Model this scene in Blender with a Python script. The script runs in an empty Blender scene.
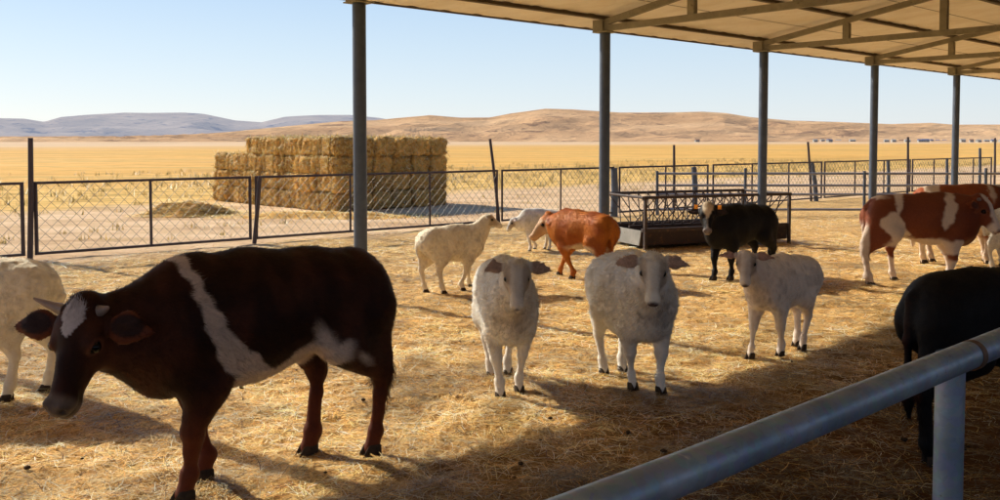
import bpy, math, random
import numpy as np
from mathutils import Vector, Matrix
random.seed(7)
rng = np.random.default_rng(7)
R = math.radians
scene = bpy.context.scene
COL = scene.collection

# ------------------------------------------------------------------ camera
CAMZ = 1.55; FPX = 900.0; PITCH = R(2.5); PY0 = 141 + FPX*math.tan(PITCH)
cd = bpy.data.cameras.new('camera'); cam = bpy.data.objects.new('camera', cd); COL.objects.link(cam)
cd.sensor_width = 36; cd.lens = 36*FPX/1000; cd.shift_y = -(250-PY0)/1000
cd.clip_start = 0.05; cd.clip_end = 40000
cam.location = (0, 0, CAMZ); cam.rotation_euler = (math.pi/2-PITCH, 0, 0)
scene.camera = cam
def ray(px, py):
    x = (px-500)/FPX; y = -(py-PY0)/FPX
    return np.array([x, math.cos(PITCH)+y*math.sin(PITCH), -math.sin(PITCH)+y*math.cos(PITCH)])
def G(px, py, z=0.0):
    r = ray(px, py); t = (z-CAMZ)/r[2]; return np.array([r[0]*t, r[1]*t, z])
def AT(px, py, Y):
    r = ray(px, py); t = Y/r[1]; return np.array([r[0]*t, Y, CAMZ+r[2]*t])

# ------------------------------------------------------------------ noise
def _h(ix, iy, iz, seed):
    n = (ix*374761393 + iy*668265263 + iz*2147483647 + seed*1274126177) & 0xffffffff
    n = ((n ^ (n >> 13))*1274126177) & 0xffffffff
    n = ((n ^ (n >> 16))*2246822519) & 0xffffffff
    return ((n ^ (n >> 15)) & 0xffffff)/float(0xffffff)
def vnoise(p, freq=1.0, seed=0):
    p = np.asarray(p, dtype=np.float64)*freq
    i = np.floor(p).astype(np.int64); f = p-i; f = f*f*(3-2*f)
    ix, iy, iz = i[..., 0], i[..., 1], i[..., 2]; fx, fy, fz = f[..., 0], f[..., 1], f[..., 2]
    def L(a, b, t): return a+(b-a)*t
    r = L(L(L(_h(ix,iy,iz,seed), _h(ix+1,iy,iz,seed), fx), L(_h(ix,iy+1,iz,seed), _h(ix+1,iy+1,iz,seed), fx), fy),
          L(L(_h(ix,iy,iz+1,seed), _h(ix+1,iy,iz+1,seed), fx), L(_h(ix,iy+1,iz+1,seed), _h(ix+1,iy+1,iz+1,seed), fx), fy), fz)
    return r*2-1
def fbm(p, freq=1.0, octv=3, seed=0):
    s = 0; a = 1; t = 0
    for k in range(octv):
        s = s+a*vnoise(p, freq*2**k, seed+k*17); t += a; a *= .5
    return s/t
def sstep(a, b, x):
    t = np.clip((x-a)/(b-a), 0, 1); return t*t*(3-2*t)

# ------------------------------------------------------------------ object helpers
def props(o, label=None, cat=None, group=None, kind=None):
    if label: o['label'] = label
    if cat: o['category'] = cat
    if group: o['group'] = group
    if kind: o['kind'] = kind
    return o
def empty(name, loc, label, cat, group=None, rz=0):
    o = bpy.data.objects.new(name, None); COL.objects.link(o)
    o.location = tuple(loc); o.rotation_euler = (0, 0, rz); o.empty_display_size = .1
    return props(o, label, cat, group)
def mesh_np(name, V, F, smooth=False, cols=None, mats=None, mi=None):
    """V (n,3); F list of face arrays [(m,3|4)]"""
    me = bpy.data.meshes.new(name)
    V = np.asarray(V, dtype=np.float32)
    me.vertices.add(len(V)); me.vertices.foreach_set('co', V.ravel())
    loops = np.concatenate([f.ravel() for f in F]).astype(np.int32)
    tot = np.concatenate([np.full(len(f), f.shape[1]) for f in F]).astype(np.int32)
    st = np.concatenate([[0], np.cumsum(tot)[:-1]]).astype(np.int32)
    me.loops.add(len(loops)); me.loops.foreach_set('vertex_index', loops)
    me.polygons.add(len(tot)); me.polygons.foreach_set('loop_start', st); me.polygons.foreach_set('loop_total', tot)
    if cols is not None:
        a = me.color_attributes.new('Col', 'FLOAT_COLOR', 'POINT')
        c = np.ones((len(V), 4), dtype=np.float32); c[:, :3] = cols
        a.data.foreach_set('color', c.ravel())
    for m in (mats or []): me.materials.append(m)
    if mi is not None: me.polygons.foreach_set('material_index', np.asarray(mi, dtype=np.int32))
    me.polygons.foreach_set('use_smooth', np.full(len(tot), bool(smooth)))
    me.update(calc_edges=True)
    return me
def link(name, me, parent=None, loc=(0,0,0)):
    o = bpy.data.objects.new(name, me); COL.objects.link(o); o.location = tuple(loc)
    if parent: o.parent = parent
    return o

class MB:
    def __init__(s): s.v = []; s.f = []
    def add(s, V, F):
        n = len(s.v); s.v += [tuple(map(float, v)) for v in V]; s.f += [tuple(i+n for i in f) for f in F]
    def box(s, c, d, ax=None):
        """centre c, full dims d, ax = 3 axis vectors"""
        c = np.array(c, float); A = np.eye(3) if ax is None else np.array(ax, float)
        V = [c+A[0]*d[0]/2*i+A[1]*d[1]/2*j+A[2]*d[2]/2*k for i in (-1,1) for j in (-1,1) for k in (-1,1)]
        s.add(V, [(0,1,3,2),(4,6,7,5),(0,4,5,1),(2,3,7,6),(0,2,6,4),(1,5,7,3)])
    def bar(s, a, b, w, h=None, up=(0,0,1)):
        a = np.array(a, float); b = np.array(b, float); h = h or w
        d = b-a; L = np.linalg.norm(d); d = d/L; u = np.array(up, float)
        if abs(d@u) > .98: u = np.array((1., 0, 0))
        sd = np.cross(d, u); sd /= np.linalg.norm(sd); u = np.cross(sd, d)
        s.box((a+b)/2, (L, w, h), (d, sd, u))
    def tube(s, pts, r, n=10, cap=True):
        pts = [np.array(p, float) for p in pts]; rs = r if hasattr(r, '__len__') else [r]*len(pts)
        rings = []; prev = None
        for i, p in enumerate(pts):
            d = pts[min(i+1, len(pts)-1)]-pts[max(i-1, 0)]; d /= np.linalg.norm(d)+1e-9
            if prev is None:
                u = np.array((0, 0, 1.)) if abs(d[2]) < .9 else np.array((1., 0, 0))
            else: u = prev
            a = u-d*(d@u); a /= np.linalg.norm(a); b = np.cross(d, a); prev = a
            rings.append([p+rs[i]*(a*math.cos(2*math.pi*k/n)+b*math.sin(2*math.pi*k/n)) for k in range(n)])
        V = [v for q in rings for v in q]; F = []
        for i in range(len(rings)-1):
            for k in range(n):
                F.append((i*n+k, i*n+(k+1) % n, (i+1)*n+(k+1) % n, (i+1)*n+k))
        if cap: F.append(tuple(range(n-1, -1, -1))); F.append(tuple((len(rings)-1)*n+k for k in range(n)))
        s.add(V, F)
    def build(s, name, mat, parent=None, smooth=False, bevel=0, off=(0,0,0), loc=(0,0,0)):
        me = bpy.data.meshes.new(name)
        o3 = np.array(off, float)
        me.from_pydata([tuple(np.array(v)-o3) for v in s.v], [], s.f); me.materials.append(mat)
        if smooth:
            me.shade_smooth()
            me.set_sharp_from_angle(angle=R(40))
        me.update()
        o = link(name, me, parent, loc)
        if bevel:
            m = o.modifiers.new('b', 'BEVEL'); m.width = bevel; m.segments = 2; m.limit_method = 'ANGLE'
        return o

# ------------------------------------------------------------------ materials
def newmat(name):
    m = bpy.data.materials.new(name); m.use_nodes = True
    nt = m.node_tree; b = nt.nodes['Principled BSDF']
    return m, nt, b
def N(nt, t, **k):
    n = nt.nodes.new(t)
    for a, v in k.items(): setattr(n, a, v)
    return n
def noise(nt, vec, scale, detail=6, rough=.6, dist=0):
    n = N(nt, 'ShaderNodeTexNoise'); n.inputs['Scale'].default_value = scale; n.inputs['Detail'].default_value = detail
    n.inputs['Roughness'].default_value = rough; n.inputs['Distortion'].default_value = dist
    if vec is not None: nt.links.new(vec, n.inputs['Vector'])
    return n.outputs['Fac']
def ramp(nt, fac, stops):
    n = N(nt, 'ShaderNodeValToRGB'); nt.links.new(fac, n.inputs['Fac']); e = n.color_ramp.elements
    while len(e) < len(stops): e.new(.5)
    for k, (p, c) in enumerate(stops):
        e[k].position = p; e[k].color = (*c, 1) if hasattr(c, '__len__') else (c, c, c, 1)
    return n.outputs['Color']
def mixc(nt, fac, a, b, mode='MIX'):
    n = N(nt, 'ShaderNodeMix', data_type='RGBA', blend_type=mode)
    if isinstance(fac, (int, float)): n.inputs[0].default_value = fac
    else: nt.links.new(fac, n.inputs[0])
    for i, v in ((6, a), (7, b)):
        if isinstance(v, tuple): n.inputs[i].default_value = (*v, 1)
        else: nt.links.new(v, n.inputs[i])
    return n.outputs[2]
def mathn(nt, op, a, b=None, c=None, clamp=False):
    n = N(nt, 'ShaderNodeMath', operation=op, use_clamp=clamp)
    for i, v in enumerate((a, b, c)):
        if v is None: continue
        if isinstance(v, (int, float)): n.inputs[i].default_value = v
        else: nt.links.new(v, n.inputs[i])
    return n.outputs[0]
def mapr(nt, v, a, b, c=0., d=1., smooth=True):
    n = N(nt, 'ShaderNodeMapRange'); n.interpolation_type = 'SMOOTHSTEP' if smooth else 'LINEAR'
    nt.links.new(v, n.inputs[0])
    for i, x in enumerate((a, b, c, d)): n.inputs[i+1].default_value = x
    return n.outputs[0]
def bump(nt, b, h, strength=.5, dist=.01):
    n = N(nt, 'ShaderNodeBump'); n.inputs['Strength'].default_value = strength; n.inputs['Distance'].default_value = dist
    nt.links.new(h, n.inputs['Height']); nt.links.new(n.outputs[0], b.inputs['Normal'])
def objco(nt): return N(nt, 'ShaderNodeTexCoord').outputs['Object']
def scaled(nt, vec, s):
    n = N(nt, 'ShaderNodeMapping'); n.inputs['Scale'].default_value = s; nt.links.new(vec, n.inputs[0]); return n.outputs[0]

def mat_metal(name, c1, c2, rough=.5, metal=.0, rust=None, sc=12, rustamt=.62, spec=.5):
    m, nt, b = newmat(name); co = objco(nt)
    f = noise(nt, co, sc, 5, .65); c = ramp(nt, f, [(.3, c1), (.7, c2)])
    if rust:
        g = noise(nt, co, sc*2.3, 6, .7); c = mixc(nt, mapr(nt, g, rustamt, rustamt+.12), c, rust)
    nt.links.new(c, b.inputs['Base Color'])
    nt.links.new(mapr(nt, f, .2, .8, rough-.12, rough+.15), b.inputs['Roughness'])
    b.inputs['Metallic'].default_value = metal; b.inputs['Specular IOR Level'].default_value = spec
    bump(nt, b, noise(nt, co, sc*5, 4), .25, .002)
    return m
M = {}
M['post'] = mat_metal('painted_blue_grey_steel', (.07,.09,.13), (.10,.13,.185), .42, .25, (.09,.06,.05), 9, .66)
M['truss'] = mat_metal('dusty_grey_steel', (.22,.20,.14), (.34,.31,.22), .7, 0, (.10,.06,.03), 7, .6)
M['purlin'] = mat_metal('dark_steel_purlin', (.11,.08,.05), (.17,.13,.08), .7, 0, (.10,.05,.03), 7, .6)
M['fence'] = mat_metal('dark_fence_steel', (.045,.035,.045), (.08,.06,.07), .55, .1, (.10,.045,.03), 12, .58)
M['fencegrey'] = mat_metal('grey_rail_steel', (.22,.23,.29), (.32,.33,.38), .45, .3, (.16,.10,.07), 10, .62)
M['wire'] = mat_metal('wire', (.12,.10,.09), (.2,.17,.15), .5, .2)
M['galv'] = None
M['trough'] = mat_metal('rusty_trough_steel', (.03,.02,.02), (.065,.042,.038), .7, 0, (.14,.07,.035), 6, .55)
M['troughgrey'] = mat_metal('grey_trough_plate', (.20,.20,.19), (.30,.29,.27), .6, .1, (.12,.08,.05), 6, .62)
M['wood'] = mat_metal('weathered_wood', (.05,.035,.03), (.10,.07,.055), .85, 0)
M['rail_strap'] = mat_metal('rusty_strap', (.10,.06,.04), (.2,.13,.09), .65, .3, (.16,.07,.03), 30, .5)

def galv():
    m, nt, b = newmat('galvanised_pipe'); co = objco(nt)
    v = N(nt, 'ShaderNodeTexVoronoi'); v.inputs['Scale'].default_value = 60; nt.links.new(co, v.inputs['Vector'])
    f = noise(nt, co, 6, 6, .65); g = noise(nt, scaled(nt, co, (1, 1, 1)), 35, 5, .7)
    c = ramp(nt, f, [(.3, (.20,.29,.41)), (.55, (.31,.41,.53)), (.75, (.45,.55,.65))])
    c = mixc(nt, .10, c, v.outputs['Color'], 'OVERLAY')
    c = mixc(nt, mapr(nt, g, .62, .72), c, (.20,.21,.22))
    h = noise(nt, co, 14, 7, .75); c = mixc(nt, mapr(nt, h, .66, .74), c, (.24,.17,.12))
    h2 = noise(nt, co, 22, 3, .5); c = mixc(nt, mapr(nt, h2, .68, .74), c, (.60,.66,.72))
    sc = noise(nt, scaled(nt, co, (1, 1, 9)), 9, 5, .8, 2.); c = mixc(nt, mapr(nt, sc, .62, .70, 0, .6), c, (.07,.10,.13))
    nt.links.new(c, b.inputs['Base Color']); b.inputs['Metallic'].default_value = .4
    nt.links.new(mapr(nt, g, .3, .7, .34, .58), b.inputs['Roughness'])
    bump(nt, b, g, .3, .001)
    return m
M['galv'] = galv()

def sheetmat():
    m, nt, b = newmat('cream_roof_sheet'); co = objco(nt)
    f = noise(nt, scaled(nt, co, (.6, 1.6, 1)), 2.2, 6, .65); g = noise(nt, co, 11, 6, .7)
    c = ramp(nt, f, [(.3, (.82,.74,.60)), (.55, (.93,.87,.75)), (.75, (.96,.92,.82))])
    c = mixc(nt, mapr(nt, g, .58, .75, 0, .35), c, (.46,.32,.18))
    nt.links.new(c, b.inputs['Base Color']); b.inputs['Roughness'].default_value = .6
    t = N(nt, 'ShaderNodeBsdfTranslucent'); nt.links.new(c, t.inputs['Color']); mx = N(nt, 'ShaderNodeMixShader'); mx.inputs[0].default_value = .12  # translucency added to brighten the underside of the roof
    nt.links.new(b.outputs[0], mx.inputs[1]); nt.links.new(t.outputs[0], mx.inputs[2]); nt.links.new(mx.outputs[0], nt.nodes['Material Output'].inputs['Surface'])
    return m
M['sheet'] = sheetmat()

def vcolmat(name, rough=.85, transl=0., nscale=60, nb=.4, spec=.2, var=.25, bd=.004, nmode=None):
    m, nt, b = newmat(name)
    a = N(nt, 'ShaderNodeAttribute', attribute_name='Col'); co = objco(nt)
    f = noise(nt, co, nscale, 5, .7)
    c = mixc(nt, var, a.outputs['Color'], ramp(nt, f, [(.25, .15), (.75, .85)]), 'OVERLAY')
    nt.links.new(c, b.inputs['Base Color']); b.inputs['Roughness'].default_value = rough
    b.inputs['Specular IOR Level'].default_value = spec
    if nmode == 'fur':
        an = N(nt, 'ShaderNodeAttribute', attribute_name='SurfN'); vt = N(nt, 'ShaderNodeVectorTransform', vector_type='NORMAL', convert_from='OBJECT', convert_to='WORLD')
        nt.links.new(an.outputs['Vector'], vt.inputs[0]); nt.links.new(vt.outputs[0], b.inputs['Normal']); nout = vt.outputs[0]
    if nmode == 'up':
        gn = N(nt, 'ShaderNodeNewGeometry'); v1 = N(nt, 'ShaderNodeVectorMath', operation='SCALE'); v1.inputs['Scale'].default_value = .35; nt.links.new(gn.outputs['Normal'], v1.inputs[0])
        v2 = N(nt, 'ShaderNodeVectorMath', operation='ADD'); v2.inputs[1].default_value = (0, 0, .65); nt.links.new(v1.outputs[0], v2.inputs[0])
        v3 = N(nt, 'ShaderNodeVectorMath', operation='NORMALIZE'); nt.links.new(v2.outputs[0], v3.inputs[0]); nt.links.new(v3.outputs[0], b.inputs['Normal']); nout = v3.outputs[0]
    if nb: bump(nt, b, f, nb, bd)
    if transl:
        t = N(nt, 'ShaderNodeBsdfTranslucent'); nt.links.new(c, t.inputs['Color'])
        if nmode:
            ng = N(nt, 'ShaderNodeVectorMath', operation='SCALE'); ng.inputs['Scale'].default_value = -1; nt.links.new(nout, ng.inputs[0]); nt.links.new(ng.outputs[0], t.inputs['Normal'])
        mx = N(nt, 'ShaderNodeMixShader'); mx.inputs[0].default_value = transl
        nt.links.new(b.outputs[0], mx.inputs[1]); nt.links.new(t.outputs[0], mx.inputs[2])
        nt.links.new(mx.outputs[0], nt.nodes['Material Output'].inputs['Surface'])
    return m
M['skin'] = vcolmat('animal_hide', .6, 0, 55, .5, .16)
M['wool'] = vcolmat('sheep_wool', .95, 0, 38, .6, .05, .35, .010)
M['fur'] = vcolmat('animal_hair', .6, .2, 20, 0, .25, .1, nmode='fur')
M['straw'] = vcolmat('straw_strands', .45, .2, 5, 0, .45, .0, nmode='up')
M['balestraw'] = vcolmat('bale_straw', .55, .2, 5, 0, .3, .1)
M['bale'] = vcolmat('baled_hay', .9, 0, 30, .9, .1, .45, .02)
def bale_random(m):
    nt = m.node_tree; b = nt.nodes['Principled BSDF']; l = b.inputs['Base Color'].links[0].from_socket
    oi = N(nt, 'ShaderNodeObjectInfo'); nt.links.new(mixc(nt, 1., l, ramp(nt, oi.outputs['Random'], [(0, (.55,.50,.42)), (.5, (.9,.86,.8)), (1, (1.25,1.2,1.1))]), 'MULTIPLY'), b.inputs['Base Color'])
bale_random(M['bale'])
def plain(name, c, rough=.5, spec=.5, c2=None, sc=20):
    m, nt, b = newmat(name)
    f = noise(nt, objco(nt), sc, 4); c2 = c2 or tuple(x*.75 for x in c)
    nt.links.new(ramp(nt, f, [(.3, c), (.7, c2)]), b.inputs['Base Color'])
    b.inputs['Roughness'].default_value = rough; b.inputs['Specular IOR Level'].default_value = spec
    return m
M['eye'] = plain('dark_eye', (.006,.004,.004), .12, .25)
M['hoof'] = plain('dark_hoof', (.03,.022,.018), .85, .1, (.07,.05,.035), 30)
M['hooflight'] = plain('pale_hoof', (.12,.09,.06), .6, .4, (.2,.15,.1), 30)
M['horn'] = plain('horn', (.16,.13,.12), .4, .5, (.42,.30,.25), 12)
M['tag'] = plain('orange_ear_tag', (.9,.32,.03), .4)
M['house'] = plain('white_render', (.5,.49,.47), .9)
M['hroof'] = plain('blue_roof', (.08,.16,.38), .8)
M['hroofr'] = plain('red_roof', (.3,.14,.1), .8)
M['window'] = plain('dark_window', (.06,.07,.09), .3)

# ------------------------------------------------------------------ surface nets
def surface_nets(f, org, h):
    s = f < 0; nx, ny, nz = f.shape
    def cs(dx, dy, dz, A): return A[dx:nx-1+dx, dy:ny-1+dy, dz:nz-1+dz]
    cnt = sum(cs(i, j, k, s).astype(np.int8) for i in (0,1) for j in (0,1) for k in (0,1))
    act = (cnt > 0) & (cnt < 8); idx = np.argwhere(act); n = len(idx)
    vid = -np.ones(act.shape, dtype=np.int64); vid[act] = np.arange(n)
    acc = np.zeros((n, 3)); w = np.zeros(n)
    C = [(i, j, k) for i in (0,1) for j in (0,1) for k in (0,1)]
    for a in C:
        for ax in range(3):
            if a[ax]: continue
            b = list(a); b[ax] = 1
            fa = f[idx[:,0]+a[0], idx[:,1]+a[1], idx[:,2]+a[2]]; fb = f[idx[:,0]+b[0], idx[:,1]+b[1], idx[:,2]+b[2]]
            m = (fa < 0) != (fb < 0); t = np.where(m, fa/(fa-fb+1e-12), 0)
            p = np.tile(np.array(a, float), (n, 1)); p[:, ax] += t
            acc[m] += p[m]; w[m] += 1
    V = (idx+acc/w[:, None])*h+org
    Q = []
    for ax in range(3):
        A = s; sl0 = [slice(None)]*3; sl1 = [slice(None)]*3; sl0[ax] = slice(0, -1); sl1[ax] = slice(1, None)
        d = A[tuple(sl0)] != A[tuple(sl1)]; e = np.argwhere(d)
        u, v = [(1, 2), (2, 0), (0, 1)][ax]
        e = e[(e[:, u] > 0) & (e[:, v] > 0) & (e[:, u] < f.shape[u]-1) & (e[:, v] < f.shape[v]-1)]
        q = []
        for du, dv in ((-1,-1), (0,-1), (0,0), (-1,0)):
            c = e.copy(); c[:, u] += du; c[:, v] += dv; q.append(vid[c[:,0], c[:,1], c[:,2]])
        q = np.stack(q, 1); neg = s[e[:,0], e[:,1], e[:,2]]
        q[~neg] = q[~neg][:, ::-1]; Q.append(q)
    return V, np.concatenate(Q)

class SDF:
    def __init__(s): s.p = []
    def rc(s, a, b, ra, rb, k=.03, flat=None, sub=False):
        s.p.append(('rc', np.array(a, float), np.array(b, float), ra, rb, k, flat, sub))
    def chain(s, pts, k=.03, flat=None):
        for (a, ra), (b, rb) in zip(pts[:-1], pts[1:]): s.rc(a, b, ra, rb, k, flat)
    def ell(s, c, r, A=None, k=.03, sub=False):
        s.p.append(('el', np.array(c, float), np.array(r, float), np.eye(3) if A is None else np.array(A, float), k, sub))
    def mesh(s, h, disp=None):
        lo = np.array([1e9]*3); hi = -lo
        for q in s.p:
            if q[-1]: continue
            if q[0] == 'rc':
                r = max(q[3], q[4])*1.15
                for c in (q[1], q[2]): lo = np.minimum(lo, c-r); hi = np.maximum(hi, c+r)
            else:
                r = q[2].max(); lo = np.minimum(lo, q[1]-r); hi = np.maximum(hi, q[1]+r)
        lo -= 4*h; hi += 4*h; n = np.ceil((hi-lo)/h).astype(int)+1
        f = np.full(tuple(n), 1.0, dtype=np.float64)
        ax = [lo[i]+h*np.arange(n[i]) for i in range(3)]
        for q in s.p:
            if q[0] == 'rc': r = max(q[3], q[4])*1.15; l = np.minimum(q[1], q[2])-r; u = np.maximum(q[1], q[2])+r; k = q[5]
            else: r = q[2].max(); l = q[1]-r; u = q[1]+r; k = q[4]
            l = l-k-3*h; u = u+k+3*h
            i0 = np.clip(np.floor((l-lo)/h).astype(int), 0, n); i1 = np.clip(np.ceil((u-lo)/h).astype(int)+1, 0, n)
            sl = tuple(slice(i0[i], i1[i]) for i in range(3))
            X, Y, Z = np.meshgrid(*[ax[i][sl[i]] for i in range(3)], indexing='ij'); P = np.stack([X, Y, Z], -1)
            if q[0] == 'rc':
                a, b, ra, rb, fl = q[1], q[2], q[3], q[4], q[6]; sc = 1.
                if fl is not None:
                    w = np.array(fl[0], float); w /= np.linalg.norm(w); e = 1/fl[1]-1
                    P = P+((P-a)@w)[..., None]*w*e; b = b+((b-a)@w)*w*e; sc = (1+fl[1])/2 if fl[1] > .5 else fl[1]*1.3
                ab = b-a; L2 = ab@ab+1e-12; t = np.clip(((P-a)@ab)/L2, 0, 1)
                d = np.linalg.norm(P-a-t[..., None]*ab, axis=-1)-(ra+(rb-ra)*t); d = d*sc
            else:
                c, r_, A = q[1], q[2], q[3]; L = (P-c)@A.T
                k0 = np.linalg.norm(L/r_, axis=-1); k1 = np.linalg.norm(L/r_**2, axis=-1)+1e-9; d = k0*(k0-1)/k1
            g = f[sl]
            if q[-1]: # subtract
                d = -d; hh = np.maximum(k-np.abs(g-d), 0)/k; f[sl] = np.maximum(g, d)+hh*hh*k*.25
            else:
                hh = np.maximum(k-np.abs(g-d), 0)/k; f[sl] = np.minimum(g, d)-hh*hh*k*.25
        if disp is not None:
            m = np.abs(f) < .06; I = np.argwhere(m); P = lo+I*h; f[m] += disp(P)
        return surface_nets(f, lo, h)

# ------------------------------------------------------------------ fur
def fur(V, Q, NRM, cols, n, lenf, flow, wid=.0022, seed=1, lift=.45, curl=.25, bright=None, jit=.3, clump=.6, clf=16):
    g = np.random.default_rng(seed)
    a = V[Q]; ar = np.linalg.norm(np.cross(a[:,1]-a[:,0], a[:,3]-a[:,0]), axis=1)
    c = np.cumsum(ar); fi = np.searchsorted(c, g.random(n)*c[-1]); fi = np.clip(fi, 0, len(Q)-1)
    u = g.random((n,1)); v = g.random((n,1)); q = Q[fi]
    def bil(A): return (A[q[:,0]]*(1-u)+A[q[:,1]]*u)*(1-v)+(A[q[:,3]]*(1-u)+A[q[:,2]]*u)*v
    P = bil(V); Nn = bil(NRM); Nn /= np.linalg.norm(Nn, axis=1)[:, None]+1e-9; C = bil(cols)
    L = lenf(P)*(0.6+.8*g.random(n)); fl = flow(P)+g.normal(0, jit, (n, 3))+clump*np.stack([vnoise(P, clf, 91), vnoise(P, clf, 92), vnoise(P, clf, 93)], -1)
    T = fl-Nn*np.sum(fl*Nn, 1)[:, None]; T /= np.linalg.norm(T, axis=1)[:, None]+1e-9
    D = T*(1-lift)+Nn*lift; D /= np.linalg.norm(D, axis=1)[:, None]
    D2 = T*(1-lift*.3)+Nn*lift*.4+g.normal(0, curl, (n, 3)); D2 /= np.linalg.norm(D2, axis=1)[:, None]
    S = np.cross(D, Nn+g.normal(0, .22, (n, 3))); S /= np.linalg.norm(S, axis=1)[:, None]+1e-9
    keep = L > .002; P, D, D2, S, L, C, Nn = [x[keep] for x in (P, D, D2, S, L, C, Nn)]; n = len(P)
    w = wid*(.6+.8*g.random(n))[:, None]; L = L[:, None]; P = P-Nn*.001
    mid = P+D*L*.5; tip = mid+D2*L*.5
    VV = np.stack([P-S*w*.5, P+S*w*.5, mid+S*w*.4, mid-S*w*.4, tip], 1).reshape(-1, 3)
    NS = Nn*.85+np.cross(np.cross(D, Nn), D)*.0+g.normal(0, .13, (n, 3)); NS = np.repeat(NS, 5, axis=0)
    b = np.arange(n)*5; F4 = np.stack([b, b+1, b+2, b+3], 1); F3 = np.stack([b+3, b+2, b+4], 1)
    br = ((.8+.45*g.random(n))*(1+.25*vnoise(P, clf*1.3, 97)))[:, None]*(1 if bright is None else bright)
    CC = np.repeat(C*br, 5, axis=0)
    return VV, F4, F3, np.clip(CC, 0, 1), NS

# ------------------------------------------------------------------ quadrupeds
COW = dict(trunk=[(-.43,.835,.105),(-.34,.785,.19),(-.14,.755,.218),(.12,.712,.265),(.36,.715,.25)], lat=.78,
    brisket=((.47,0,.60),(.13,.12,.17)), withers=((.08,0,.89),(.36,0,.895),.075,.08),
    hipx=-.39, shx=.35, hy=.125, fy=.125, leg=1.0, hock=.38, neckr=(.19,.142,.108), tail='cow', necklat=.68)
SHEEP = dict(trunk=[(-.34,.70,.18),(-.26,.69,.235),(-.06,.66,.295),(.12,.66,.285),(.26,.69,.23)], lat=.71,
    brisket=((.33,0,.56),(.11,.13,.17)), withers=((.05,0,.85),(.30,0,.86),.11,.11),
    hipx=-.31, shx=.28, hy=.13, fy=.125, leg=.92, hock=.31, neckr=(.185,.135,.10), tail='sheep', necklat=.85)
LAMB = dict(trunk=[(-.36,.75,.14),(-.29,.735,.19),(-.07,.71,.228),(.12,.705,.24),(.27,.73,.20)], lat=.76,
    brisket=((.38,0,.63),(.11,.12,.15)), withers=((.05,0,.86),(.30,0,.87),.09,.085),
    hipx=-.32, shx=.29, hy=.12, fy=.11, leg=.95, hock=.34, neckr=(.155,.115,.085), tail='sheep', necklat=.85)

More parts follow.
